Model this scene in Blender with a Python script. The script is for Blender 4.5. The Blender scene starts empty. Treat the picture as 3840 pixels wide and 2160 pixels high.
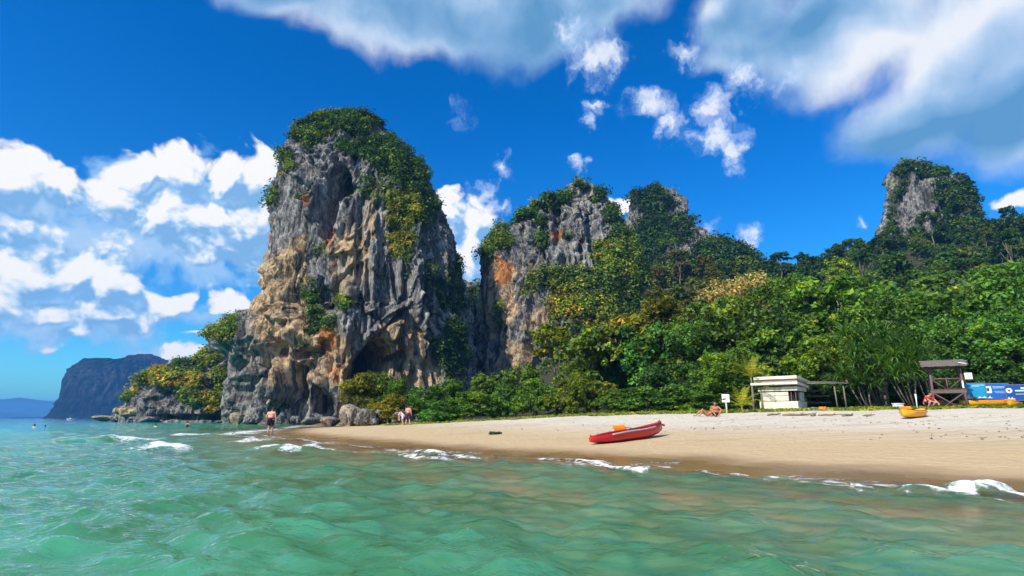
import bpy, math, random
import numpy as np
from mathutils import Vector, Matrix

random.seed(7)
RNG = np.random.default_rng(11)
SC = bpy.context.scene
COL = SC.collection

# ------------------------------------------------------------------ camera, sky, sun, exposure
FPX, HOR, CAMZ = 2100.0, 1568.0, 1.05          # focal length and horizon row measured on the 3840 px photograph
PITCH = math.atan((HOR - 1080.0) / FPX)
cam_d = bpy.data.cameras.new('camera')
cam = bpy.data.objects.new('camera', cam_d)
COL.objects.link(cam)
cam.location = (0, 0, CAMZ)
cam.rotation_euler = (math.pi / 2 + PITCH, 0, 0)
cam_d.sensor_width = 36.0
cam_d.lens = 36.0 * FPX / 3840.0
cam_d.clip_start = 0.05
cam_d.clip_end = 40000
SC.camera = cam
SC.render.engine = 'CYCLES'
SC.cycles.use_denoising = True
SC.cycles.use_adaptive_sampling = True
SC.cycles.adaptive_threshold = 0.025
SC.cycles.adaptive_min_samples = 16
SC.cycles.max_bounces = 5
SC.cycles.diffuse_bounces = 2
SC.cycles.glossy_bounces = 2
SC.cycles.transparent_max_bounces = 8
SC.cycles.volume_bounces = 0
SC.cycles.caustics_reflective = False
SC.cycles.caustics_refractive = False
SC.view_settings.view_transform = 'Standard'
SC.view_settings.look = 'None'
SC.view_settings.gamma = 1.0
SC.view_settings.exposure = 0.36

SUN_AZ = math.radians(-138)      # azimuth of the sun measured from +Y towards +X (behind the camera, to its left)
SUN_EL = math.radians(40)
SUN_DIR = Vector((math.sin(SUN_AZ) * math.cos(SUN_EL), math.cos(SUN_AZ) * math.cos(SUN_EL), math.sin(SUN_EL)))
sun_d = bpy.data.lights.new('sun', 'SUN')
sun_d.energy = 5.0
sun_d.angle = math.radians(0.55)
sun_d.color = (1.0, 0.93, 0.80)
sun = bpy.data.objects.new('sun', sun_d)
COL.objects.link(sun)
sun.rotation_euler = SUN_DIR.to_track_quat('Z', 'Y').to_euler()


def ray(px, py):
    x = (px - 1920.0) / FPX
    y = (1080.0 - py) / FPX
    return np.array((x, math.cos(PITCH) - y * math.sin(PITCH), math.sin(PITCH) + y * math.cos(PITCH)))


def AT(px, py, Y):
    d = ray(px, py)
    return np.array((0, 0, CAMZ)) + d * (Y / d[1])


def G(px, py, z=0.0):
    d = ray(px, py)
    return (np.array((0, 0, CAMZ)) + d * ((z - CAMZ) / d[2]))[:2]


def PROJ(P):
    x, y, z = P[..., 0], P[..., 1], P[..., 2] - CAMZ
    fwd = y * math.cos(PITCH) + z * math.sin(PITCH)
    up = -y * math.sin(PITCH) + z * math.cos(PITCH)
    return 1920 + FPX * x / fwd, 1080 - FPX * up / fwd


def azel(px, py):
    d = ray(px, py)
    d = d / np.linalg.norm(d)
    return math.atan2(d[0], d[1]), math.asin(d[2])


# ---- node helpers
class NT:
    def __init__(s, tree):
        s.t = tree

    def n(s, typ, **kw):
        nd = s.t.nodes.new(typ)
        for k, v in kw.items():
            if k.startswith('i_'):
                k = k[2:]
                k = int(k) if k.isdigit() else k.replace('_', ' ')
                s.set(nd.inputs[k], v)
            else:
                setattr(nd, k, v)
        return nd

    def set(s, inp, v):
        if isinstance(v, bpy.types.NodeSocket):
            s.t.links.new(v, inp)
        else:
            inp.default_value = v

    def math(s, op, a, b=None, c=None, clamp=False):
        nd = s.t.nodes.new('ShaderNodeMath')
        nd.operation = op
        nd.use_clamp = clamp
        for i, v in enumerate((a, b, c)):
            if v is not None:
                s.set(nd.inputs[i], v)
        return nd.outputs[0]

    def vmath(s, op, a, b=None, c=None):
        nd = s.t.nodes.new('ShaderNodeVectorMath')
        nd.operation = op
        for i, v in enumerate((a, b, c)):
            if v is not None:
                if op == 'SCALE' and i == 1:
                    s.set(nd.inputs['Scale'], v)
                else:
                    s.set(nd.inputs[i], v)
        return nd.outputs['Value'] if op in ('LENGTH', 'DISTANCE', 'DOT_PRODUCT') else nd.outputs['Vector']

    def mix(s, fac, a, b, blend='MIX'):
        nd = s.t.nodes.new('ShaderNodeMix')
        nd.data_type = 'RGBA'
        nd.blend_type = blend
        nd.clamp_factor = True
        s.set(nd.inputs['Factor'], fac)
        s.set(nd.inputs['A'], a if isinstance(a, bpy.types.NodeSocket) else (*a, 1) if len(a) == 3 else a)
        s.set(nd.inputs['B'], b if isinstance(b, bpy.types.NodeSocket) else (*b, 1) if len(b) == 3 else b)
        return nd.outputs['Result']

    def smooth(s, v, lo, hi, a=0.0, b=1.0):
        nd = s.t.nodes.new('ShaderNodeMapRange')
        nd.interpolation_type = 'SMOOTHSTEP'
        for i, x in enumerate((v, lo, hi, a, b)):
            s.set(nd.inputs[i], x)
        return nd.outputs[0]

    def lin(s, v, lo, hi, a=0.0, b=1.0):
        nd = s.t.nodes.new('ShaderNodeMapRange')
        for i, x in enumerate((v, lo, hi, a, b)):
            s.set(nd.inputs[i], x)
        return nd.outputs[0]

    def noise(s, vec, scale, detail=4, rough=0.55, dist=0.0, out='Fac', dim='3D'):
        nd = s.t.nodes.new('ShaderNodeTexNoise')
        nd.noise_dimensions = dim
        s.set(nd.inputs['Vector'], vec)
        s.set(nd.inputs['Scale'], scale)
        nd.inputs['Detail'].default_value = detail
        nd.inputs['Roughness'].default_value = rough
        nd.inputs['Distortion'].default_value = dist
        return nd.outputs[out]


# ---- the sky: Nishita plus procedural clouds (by direction)
world = bpy.data.worlds.new('World')
SC.world = world
world.use_nodes = True
wt = world.node_tree
wt.nodes.clear()
W = NT(wt)

CUMULUS = [  # centre x, y, radius x, y on the 2576-wide view, amplitude
    (20, 440, 150, 85, 1), (120, 470, 110, 60, 1), (60, 540, 190, 60, .55), (330, 440, 60, 62, 1), (300, 500, 95, 60, .8), (460, 430, 90, 62, 1),
    (570, 445, 90, 65, 1), (665, 430, 45, 60, 1), (420, 540, 190, 70, .8), (560, 590, 190, 110, .75), (650, 540, 80, 120, .8),
    (60, 700, 130, 62, 1), (190, 690, 80, 50, 1), (280, 710, 85, 58, 1), (340, 700, 30, 22, .7), (410, 758, 60, 30, 1), (60, 780, 200, 60, .6),
    (260, 790, 180, 50, .6), (180, 630, 220, 55, .45), (530, 655, 75, 32, .9), (570, 768, 55, 28, 1), (500, 832, 40, 11, .6), (180, 835, 60, 14, .6),
    (1140, 540, 50, 62, 1), (1200, 590, 60, 70, 1), (1170, 670, 70, 60, .8), (1550, 522, 45, 30, .9),
    (2545, 520, 90, 26, 1), (455, 890, 60, 26, .6)]
CUMULUS += [(-140, 470, 150, 80, 1), (-300, 520, 160, 70, .9), (-120, 720, 150, 60, 1), (-320, 760, 170, 60, .9), (-200, 620, 180, 50, .5)]
HEAP_SHADE = [(610, 500, 60, 70, 1), (560, 620, 190, 60, 1), (640, 600, 90, 110, .9), (130, 545, 150, 40, .9), (170, 640, 230, 50, 1), (260, 800, 200, 45, 1), (60, 800, 180, 50, 1), (420, 590, 120, 30, .6), (150, 720, 30, 60, .6), (350, 740, 30, 40, .6), (1220, 640, 40, 90, .8), (1160, 700, 60, 60, .9)]
HEAP_BASE = [(-180, 640, 330, 170, 1), (-430, 700, 200, 120, .8), (300, 620, 430, 110, 1), (150, 790, 340, 90, 1), (560, 560, 210, 170, 1), (60, 560, 220, 130, .9), (420, 500, 260, 110, .9), (1190, 640, 90, 110, .9), (420, 880, 150, 26, .6), (500, 790, 220, 50, .6)]
STRATUS = [(700, 0, 190, 62, .8), (930, 70, 190, 100, .9), (1100, 60, 330, 120, 1), (1320, 30, 260, 120, 1), (1500, 0, 200, 70, .8),
           (2120, 90, 300, 170, 1), (2420, 110, 330, 200, 1), (2350, 270, 330, 120, 1), (2600, 250, 280, 160, 1), (1880, 40, 160, 130, 1), (1900, 140, 190, 60, .8)]
PUFFS = [(1492, 140, 75, 62, 1), (1430, 68, 55, 42, .7), (1500, 262, 42, 26, .8), (1478, 305, 22, 30, .6), (1635, 262, 62, 52, .9), (1690, 310, 48, 42, .9),
         (1795, 275, 44, 62, 1), (1800, 350, 70, 50, 1), (1855, 385, 42, 40, 1), (1862, 205, 46, 52, .9), (1255, 418, 34, 36, .7), (1450, 417, 30, 20, .9),
         (1215, 490, 48, 36, .6), (1255, 515, 34, 20, .6), (1170, 295, 36, 36, .35), (1730, 130, 50, 40, .7), (1960, 200, 60, 36, .5), (1620, 240, 40, 20, .6), (1778, 560, 30, 22, .6), (1898, 615, 40, 40, .7), (2195, 560, 26, 22, .6)]


def ell_az(e):
    k = 3840 / 2576.0
    cx, cy, rx, ry, a = e[0] * k, e[1] * k, e[2] * k, e[3] * k, e[4]
    a0, e0 = azel(cx, cy)
    a1, e1 = azel(cx + rx, cy)
    a2, e2 = azel(cx, cy - ry)
    return a0, e0, abs(a1 - a0), abs(e2 - e0), a


def mask_group(name, ells):
    g = bpy.data.node_groups.new(name, 'ShaderNodeTree')
    g.interface.new_socket('UV', in_out='INPUT', socket_type='NodeSocketVector')
    g.interface.new_socket('Mask', in_out='OUTPUT', socket_type='NodeSocketFloat')
    q = NT(g)
    gi, go = g.nodes.new('NodeGroupInput'), g.nodes.new('NodeGroupOutput')
    cur = None
    for e in ells:
        a0, e0, ra, re, amp = ell_az(e)
        v = q.vmath('MULTIPLY_ADD', gi.outputs[0], (1 / ra, 1 / re, 0), (-a0 / ra, -e0 / re, 0))
        m = q.math('MULTIPLY_ADD', q.vmath('LENGTH', v), -0.8 * amp, amp)
        cur = m if cur is None else q.math('SMOOTH_MAX', cur, m, 0.18)
    q.set(go.inputs[0], q.math('MAXIMUM', cur, -0.6))
    return g


def cloud_group():
    """density of the heaped clouds as a function of (azimuth, elevation)"""
    mg = mask_group('heap_mask', CUMULUS)
    g = bpy.data.node_groups.new('heap_density', 'ShaderNodeTree')
    g.interface.new_socket('UV', in_out='INPUT', socket_type='NodeSocketVector')
    g.interface.new_socket('D', in_out='OUTPUT', socket_type='NodeSocketFloat')
    q = NT(g)
    gi, go = g.nodes.new('NodeGroupInput'), g.nodes.new('NodeGroupOutput')
    uv = gi.outputs[0]
    wn = q.noise(uv, 9.0, 2, 0.55, out='Color', dim='2D')
    wuv = q.vmath('ADD', uv, q.vmath('SCALE', q.vmath('SUBTRACT', wn, (.5, .5, .5)), 0.05))
    m = q.n('ShaderNodeGroup', node_tree=mg)
    q.set(m.inputs[0], wuv)
    vo = q.n('ShaderNodeTexVoronoi', feature='F1', voronoi_dimensions='2D')
    q.set(vo.inputs['Vector'], q.vmath('MULTIPLY', wuv, (1, 1.15, 1)))
    vo.inputs['Scale'].default_value = 19
    vo.inputs['Detail'].default_value = 2.5
    vo.inputs['Roughness'].default_value = 0.6
    bil = q.math('SUBTRACT', 0.62, vo.outputs['Distance'])
    fb = q.math('SUBTRACT', q.noise(wuv, 24, 6, 0.6, dim='2D'), 0.5)
    d = q.math('MULTIPLY_ADD', bil, 0.52, m.outputs[0])
    d = q.math('MULTIPLY_ADD', fb, 0.55, d)
    q.set(go.inputs[0], q.math('ADD', d, 0.10))
    return g


tc = W.n('ShaderNodeTexCoord')
dirv = W.vmath('NORMALIZE', tc.outputs['Generated'])
sp = W.n('ShaderNodeSeparateXYZ', i_0=dirv)
az = W.math('ARCTAN2', sp.outputs[0], sp.outputs[1])
el = W.math('ARCSINE', sp.outputs[2])
cmb = W.n('ShaderNodeCombineXYZ', i_0=az, i_1=el)
UV = cmb.outputs[0]
sky = W.n('ShaderNodeTexSky', sky_type='NISHITA', sun_disc=False, sun_elevation=SUN_EL, sun_rotation=SUN_AZ, altitude=0,
          air_density=1.0, dust_density=0.5, ozone_density=2.0)
hs = W.n('ShaderNodeHueSaturation', i_Saturation=1.5, i_Value=1.0, i_Color=sky.outputs[0])
skyc = W.mix(1.0, hs.outputs[0], (0.36, 0.93, 1.22), 'MULTIPLY')

dg = cloud_group()


def dens(off):
    nd = W.n('ShaderNodeGroup', node_tree=dg)
    W.set(nd.inputs[0], W.vmath('ADD', UV, off) if off else UV)
    return nd.outputs[0]


K = 1 / 1.28                       # cloud radiances below are for a background strength of 0.1


def ramp(v, stops):
    nd = W.n('ShaderNodeValToRGB', i_0=v)
    cr = nd.color_ramp
    for i, (p_, c_) in enumerate(stops):
        e_ = cr.elements[i] if i < 2 else cr.elements.new(p_)
        if i < 2:
            e_.position = p_
        e_.color = (*[x * K for x in c_], 1)
    return nd.outputs[0]


D0 = dens(None)
D2 = dens((-0.015, 0.024, 0))
a_heap = W.smooth(D0, 0.0, 0.34)
hsd = W.n('ShaderNodeGroup', node_tree=mask_group('heap_shade', HEAP_SHADE))
huv = W.vmath('ADD', UV, W.vmath('SCALE', W.vmath('SUBTRACT', W.noise(UV, 14.0, 3, 0.55, out='Color', dim='2D'), (.5, .5, .5)), 0.07))
W.set(hsd.inputs[0], huv)
lit = W.math('MULTIPLY', W.math('SUBTRACT', D0, D2), 1.9)
lit = W.math('SUBTRACT', W.math('ADD', lit, 0.60), W.math('MULTIPLY', W.smooth(hsd.outputs[0], -0.1, 0.8), 0.44))
lit = W.math('MINIMUM', W.math('MAXIMUM', lit, 0.0), 1.0)
heapc = ramp(lit, [(0.0, (1.9, 4.0, 6.9)), (1.0, (8.5, 8.5, 8.5)), (0.32, (3.3, 5.3, 7.9)), (0.56, (5.6, 6.9, 8.4)), (0.80, (7.9, 8.1, 8.4))])

# soft layer high up
sm = W.n('ShaderNodeGroup', node_tree=mask_group('layer_mask', STRATUS))
swn = W.noise(UV, 5.0, 3, 0.5, out='Color', dim='2D')
suv = W.vmath('ADD', UV, W.vmath('SCALE', W.vmath('SUBTRACT', swn, (.5, .5, .5)), 0.10))
W.set(sm.inputs[0], suv)
sD = W.math('MULTIPLY_ADD', W.math('SUBTRACT', W.noise(suv, 11, 6, 0.58, dim='2D'), 0.5), 0.55, sm.outputs[0])
a_str = W.smooth(sD, 0.02, 0.55, 0, 0.92)
edge = W.smooth(sD, 0.35, 0.95)
tex = W.noise(W.vmath('MULTIPLY', suv, (1.0, 1.7, 1)), 3.6, 2.5, 0.45, dim='2D')
sb = W.math('ADD', W.math('MULTIPLY', W.math('SUBTRACT', tex, 0.5), 1.5), W.math('MULTIPLY_ADD', edge, -0.26, 0.60))
sb = W.math('MULTIPLY_ADD', W.math('SUBTRACT', W.noise(suv, 15, 6, 0.6, dim='2D'), 0.5), 0.45, sb)
bm_ = W.n('ShaderNodeGroup', node_tree=mask_group('layer_thin', [(2460, 40, 260, 70, 1), (2230, 150, 180, 60, 1), (2090, 240, 120, 60, 1), (735, 75, 60, 40, .8), (1790, 20, 70, 40, .8)]))
dm_ = W.n('ShaderNodeGroup', node_tree=mask_group('layer_thick', [(1250, 60, 260, 90, 1), (2480, 280, 300, 70, 1), (2300, 330, 160, 40, .8), (2060, 50, 140, 60, .8)]))
W.set(bm_.inputs[0], suv); W.set(dm_.inputs[0], suv)
sb = W.math('MULTIPLY_ADD', W.smooth(bm_.outputs[0], -0.25, 0.95), 0.50, sb)
sb = W.math('MULTIPLY_ADD', W.smooth(dm_.outputs[0], -0.45, 1.0), -0.42, sb)
sb = W.math('MINIMUM', W.math('MAXIMUM', sb, 0.0), 1.0)
strc = ramp(sb, [(0.0, (1.1, 2.9, 5.2)), (1.0, (8.0, 8.3, 8.6)), (0.36, (2.5, 4.3, 6.6)), (0.68, (5.0, 6.3, 8.0))])

# small torn puffs
pm = W.n('ShaderNodeGroup', node_tree=mask_group('puff_mask', PUFFS))
pwn = W.noise(UV, 16.0, 4, 0.6, out='Color', dim='2D')
puv = W.vmath('ADD', UV, W.vmath('SCALE', W.vmath('SUBTRACT', pwn, (.5, .5, .5)), 0.085))
W.set(pm.inputs[0], puv)
pD = W.math('MULTIPLY_ADD', W.math('SUBTRACT', W.noise(puv, 30, 6, 0.6, dim='2D'), 0.5), 1.0, pm.outputs[0])
a_puf = W.smooth(pD, 0.02, 0.85, 0, 0.90)
pufc = W.mix(W.smooth(pD, 0.2, 0.9), tuple(x * K for x in (4.6, 6.3, 9.2)), tuple(x * K for x in (7.7, 8.0, 8.7)))

c = W.mix(a_str, skyc, strc)
c = W.mix(a_puf, c, pufc)
hbm = W.n('ShaderNodeGroup', node_tree=mask_group('heap_base', HEAP_BASE))
W.set(hbm.inputs[0], huv)
hbD = W.math('MULTIPLY_ADD', W.math('SUBTRACT', W.noise(huv, 16, 5, 0.55, dim='2D'), 0.5), 1.1, hbm.outputs[0])
basec = W.mix(W.smooth(hbD, 0.2, 1.0), tuple(x * K for x in (2.3, 4.8, 8.0)), tuple(x * K for x in (4.2, 6.0, 8.3)))
c = W.mix(W.smooth(hbD, 0.16, 0.62, 0, 0.9), c, basec)
c = W.mix(a_heap, c, heapc)
bg_in = W.n('ShaderNodeBackground', i_Color=c, i_Strength=0.118)
# the rest of the sky: the same mix of blue and scattered cloud, without single clouds laid out
gD = W.math('MULTIPLY_ADD', W.noise(W.vmath('MULTIPLY', dirv, (1, 1, 1.6)), 2.6, 4, 0.55), 4.0, -1.95)
gl_ = W.noise(dirv, 6.0, 3, 0.5)
gcl = ramp(gl_, [(0.2, (2.2, 4.4, 7.4)), (0.75, (10.0, 10.2, 10.4))])
cg = W.mix(W.smooth(gD, 0.0, 0.4), skyc, gcl)
bg_out = W.n('ShaderNodeBackground', i_Color=cg, i_Strength=0.118)
outside = W.math('MAXIMUM', W.smooth(W.math('ABSOLUTE', az), 0.80, 1.0), W.smooth(el, 0.74, 0.95))
mx = W.n('ShaderNodeMixShader', i_0=outside, i_1=bg_in.outputs[0], i_2=bg_out.outputs[0])
wo = W.n('ShaderNodeOutputWorld', i_Surface=mx.outputs[0])
world.cycles.sampling_method = 'MANUAL'
world.cycles.sample_map_resolution = 256

# ------------------------------------------------------------------ numpy noise
_perm = np.random.default_rng(3).permutation(256)
_perm = np.concatenate([_perm, _perm, _perm])
_g3 = np.random.default_rng(4).normal(size=(256, 3))
_g3 /= np.linalg.norm(_g3, axis=1)[:, None]


def pn(x, y, z):
    x, y, z = np.broadcast_arrays(np.asarray(x, float), np.asarray(y, float), np.asarray(z, float))
    xi, yi, zi = np.floor(x).astype(int), np.floor(y).astype(int), np.floor(z).astype(int)
    xf, yf, zf = x - xi, y - yi, z - zi
    u, v, w = [t * t * t * (t * (t * 6 - 15) + 10) for t in (xf, yf, zf)]
    xi &= 255; yi &= 255; zi &= 255
    out = 0
    for dx in (0, 1):
        for dy in (0, 1):
            for dz in (0, 1):
                h = _perm[_perm[_perm[(xi + dx) & 255] + ((yi + dy) & 255)] + ((zi + dz) & 255)]
                gr = _g3[h]
                d = gr[..., 0] * (xf - dx) + gr[..., 1] * (yf - dy) + gr[..., 2] * (zf - dz)
                out = out + d * (u if dx else 1 - u) * (v if dy else 1 - v) * (w if dz else 1 - w)
    return out * 1.6


def fbm(x, y, z, o=4, gain=0.5, lac=2.03):
    s, a = 0, 1.0
    for i in range(o):
        s = s + a * pn(x + 17.3 * i, y - 9.1 * i, z + 4.7 * i)
        x, y, z = x * lac, y * lac, z * lac
        a *= gain
    return s


def ridge(x, y, z, o=3):
    s, a = 0, 1.0
    for i in range(o):
        s = s + a * (1 - 2.2 * np.abs(pn(x + 31.3 * i, y + 9.1 * i, z - 4.7 * i)))
        x, y, z = x * 2.1, y * 2.1, z * 2.1
        a *= 0.5
    return s


def sstep(a, b, x):
    t = np.clip((x - a) / (b - a), 0, 1)
    return t * t * (3 - 2 * t)


# ------------------------------------------------------------------ mesh helpers
def mesh(name, V, F, mats=None, attrs=None, smooth=True):
    V = np.asarray(V, np.float32)
    m = bpy.data.meshes.new(name)
    if isinstance(F, np.ndarray):
        n, k = F.shape
        m.vertices.add(len(V)); m.vertices.foreach_set('co', V.ravel())
        m.loops.add(n * k); m.loops.foreach_set('vertex_index', F.astype(np.int32).ravel())
        m.polygons.add(n); m.polygons.foreach_set('loop_start', np.arange(0, n * k, k, dtype=np.int32))
        m.update(calc_edges=True)
    else:
        m.from_pydata([tuple(v) for v in V], [], F)
        m.update()
    if smooth:
        m.polygons.foreach_set('use_smooth', np.ones(len(m.polygons), bool))
    for k, v in (attrs or {}).items():
        at = m.attributes.new(k, 'FLOAT', 'POINT')
        at.data.foreach_set('value', np.asarray(v, np.float32))
    for mt in (mats if isinstance(mats, (list, tuple)) else [mats] if mats else []):
        m.materials.append(mt)
    return m


def link(name, m, parent=None, loc=None, rot=None, scale=None):
    o = bpy.data.objects.new(name, m)
    COL.objects.link(o)
    if parent is not None:
        o.parent = parent
    if loc is not None:
        o.location = loc
    if rot is not None:
        o.rotation_euler = rot
    if scale is not None:
        o.scale = (scale,) * 3 if np.isscalar(scale) else scale
    return o


def tag(o, label=None, cat=None, group=None, kind=None):
    if label: o['label'] = label
    if cat: o['category'] = cat
    if group: o['group'] = group
    if kind: o['kind'] = kind
    return o


def empty(name, loc, rz=0.0, rx=0.0, ry=0.0):
    o = link(name, None, loc=tuple(loc), rot=(rx, ry, rz))
    o.empty_display_size = 0.2
    return o


class MB:
    """collects solids into one mesh"""
    def __init__(s):
        s.v, s.f = [], []

    def add(s, v, f):
        b = len(s.v)
        s.v += [tuple(p) for p in v]
        s.f += [tuple(i + b for i in q) for q in f]
        return s

    def box(s, c, d, rz=0, bev=0.0, M=None):
        x, y, z = d[0] / 2, d[1] / 2, d[2] / 2
        b = min(bev, x * .45, y * .45, z * .45)
        if b <= 0:
            P = [(-x, -y, -z), (x, -y, -z), (x, y, -z), (-x, y, -z), (-x, -y, z), (x, -y, z), (x, y, z), (-x, y, z)]
            F = [(0, 3, 2, 1), (4, 5, 6, 7), (0, 1, 5, 4), (1, 2, 6, 5), (2, 3, 7, 6), (3, 0, 4, 7)]
        else:
            P, F = [], []
            lv = [(-z, b), (-z + b, 0), (z - b, 0), (z, b)]
            for zz, ins in lv:
                xx, yy = x - ins, y - ins
                P += [(-xx + (b if not ins else 0), -yy, zz), (xx - (b if not ins else 0), -yy, zz), (xx, -yy + (b if not ins else 0), zz), (xx, yy - (b if not ins else 0), zz),
                      (xx - (b if not ins else 0), yy, zz), (-xx + (b if not ins else 0), yy, zz), (-xx, yy - (b if not ins else 0), zz), (-xx, -yy + (b if not ins else 0), zz)]
            for k in range(3):
                for i in range(8):
                    j = (i + 1) % 8
                    F.append((k * 8 + i, k * 8 + j, k * 8 + 8 + j, k * 8 + 8 + i))
            F.append(tuple(range(7, -1, -1))); F.append(tuple(range(24, 32)))
        R = Matrix.Rotation(rz, 4, 'Z') if M is None else M
        P = [Vector(c) + (R @ Vector(p)) for p in P]
        return s.add(P, F)

    def tube(s, pts, rad, n=8, cap=True, flat=1.0):
        pts = [Vector(p) for p in pts]
        rad = [rad] * len(pts) if np.isscalar(rad) else rad
        P, F = [], []
        up = Vector((0, 0, 1))
        prev = None
        for i, p in enumerate(pts):
            t = (pts[min(i + 1, len(pts) - 1)] - pts[max(i - 1, 0)]).normalized()
            a = prev if prev is not None else (up if abs(t.z) < .9 else Vector((1, 0, 0)))
            b = t.cross(a).normalized()
            a = b.cross(t).normalized()
            prev = a
            for k in range(n):
                q = 2 * math.pi * k / n
                P.append(p + (a * math.sin(q) * flat + b * math.cos(q)) * rad[i])
        for i in range(len(pts) - 1):
            for k in range(n):
                j = (k + 1) % n
                F.append((i * n + k, i * n + j, (i + 1) * n + j, (i + 1) * n + k))
        if cap:
            F.append(tuple(range(n - 1, -1, -1))); F.append(tuple(range((len(pts) - 1) * n, len(pts) * n)))
        return s.add(P, F)

    def ell(s, c, r, n=12, m=8, M=None):
        P, F = [], []
        for i in range(m + 1):
            th = math.pi * i / m
            for k in range(n):
                q = 2 * math.pi * k / n
                P.append(Vector((math.sin(th) * math.cos(q) * r[0], math.sin(th) * math.sin(q) * r[1], math.cos(th) * r[2])))
        if M is not None:
            P = [M @ p for p in P]
        P = [Vector(c) + p for p in P]
        for i in range(m):
            for k in range(n):
                j = (k + 1) % n
                F.append((i * n + k, (i + 1) * n + k, (i + 1) * n + j, i * n + j))
        return s.add(P, F)

    def build(s, name, mat, parent=None, smooth=False, **kw):
        m = mesh(name, np.array([tuple(p) for p in s.v]), [tuple(f) for f in s.f], mat, smooth=smooth)
        return link(name, m, parent, **kw)


# ------------------------------------------------------------------ materials
def mat(name):
    m = bpy.data.materials.new(name)
    m.use_nodes = True
    m.node_tree.nodes.clear()
    q = NT(m.node_tree)
    out = q.n('ShaderNodeOutputMaterial')
    return m, q, out


def simple(name, col, rough=0.6, var=0.15, scale=6.0, bump=0.0, spec=0.4, metal=0.0):
    m, q, out = mat(name)
    tcn = q.n('ShaderNodeTexCoord')
    nz = q.noise(tcn.outputs['Object'], scale, 5, 0.6)
    cc = q.mix(nz, tuple(x * (1 - var) for x in col), tuple(min(1, x * (1 + var)) for x in col))
    b = q.n('ShaderNodeBsdfPrincipled', i_Base_Color=cc, i_Roughness=rough, i_Metallic=metal)
    b.inputs['Specular IOR Level'].default_value = spec
    if bump:
        bp = q.n('ShaderNodeBump', i_Strength=bump, i_Height=q.noise(tcn.outputs['Object'], scale * 4, 5, 0.6))
        bp.inputs['Distance'].default_value = 0.02
        q.set(b.inputs['Normal'], bp.outputs[0])
    q.set(out.inputs[0], b.outputs[0])
    return m


def leaf_mat(name, trans=0.3):
    """colour comes from the object's own colour and a per-leaf tone"""
    m, q, out = mat(name)
    oi = q.n('ShaderNodeObjectInfo')
    t = q.n('ShaderNodeAttribute', attribute_name='tone').outputs['Fac']
    k = q.math('MULTIPLY_ADD', t, 2.3, 0.60)
    base = q.mix(1.0, oi.outputs['Color'], q.n('ShaderNodeCombineXYZ', i_0=q.math('MULTIPLY', k, 1.15), i_1=k, i_2=q.math('MULTIPLY', k, .75)).outputs[0], 'MULTIPLY')
    yel = q.mix(1.0, base, (1.65, 1.05, 0.55), 'MULTIPLY')
    base = q.mix(q.smooth(t, 0.72, 1.05), base, yel)
    d = q.n('ShaderNodeBsdfPrincipled', i_Base_Color=base, i_Roughness=0.5)
    d.inputs['Specular IOR Level'].default_value = 0.25
    tl = q.n('ShaderNodeBsdfTranslucent', i_Color=q.mix(1.0, base, (1.5, 1.5, 0.6), 'MULTIPLY'))
    mx = q.n('ShaderNodeMixShader', i_0=trans, i_1=d.outputs[0], i_2=tl.outputs[0])
    q.set(out.inputs[0], mx.outputs[0])
    return m


def stuff_leaf_mat(name, trans=0.3):
    """leaf colour from the attributes green-to-yellow ('hue') and 'tone' of each leaf"""
    m, q, out = mat(name)
    t = q.n('ShaderNodeAttribute', attribute_name='tone').outputs['Fac']
    h = q.n('ShaderNodeAttribute', attribute_name='hue').outputs['Fac']
    rp = q.n('ShaderNodeValToRGB', i_0=h)
    r = rp.color_ramp
    r.elements[0].position, r.elements[0].color = 0.0, (0.020, 0.050, 0.012, 1)
    r.elements[1].position, r.elements[1].color = 1.0, (0.40, 0.24, 0.014, 1)
    e = r.elements.new(0.33); e.color = (0.052, 0.115, 0.015, 1)
    e = r.elements.new(0.66); e.color = (0.20, 0.24, 0.018, 1)
    k = q.math('MULTIPLY_ADD', t, 1.35, 0.50)
    base = q.mix(1.0, rp.outputs[0], q.n('ShaderNodeCombineXYZ', i_0=k, i_1=k, i_2=k).outputs[0], 'MULTIPLY')
    d = q.n('ShaderNodeBsdfPrincipled', i_Base_Color=base, i_Roughness=0.55)
    d.inputs['Specular IOR Level'].default_value = 0.2
    tl = q.n('ShaderNodeBsdfTranslucent', i_Color=q.mix(1.0, base, (1.4, 1.4, 0.6), 'MULTIPLY'))
    mx = q.n('ShaderNodeMixShader', i_0=trans, i_1=d.outputs[0], i_2=tl.outputs[0])
    q.set(out.inputs[0], mx.outputs[0])
    return m


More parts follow.
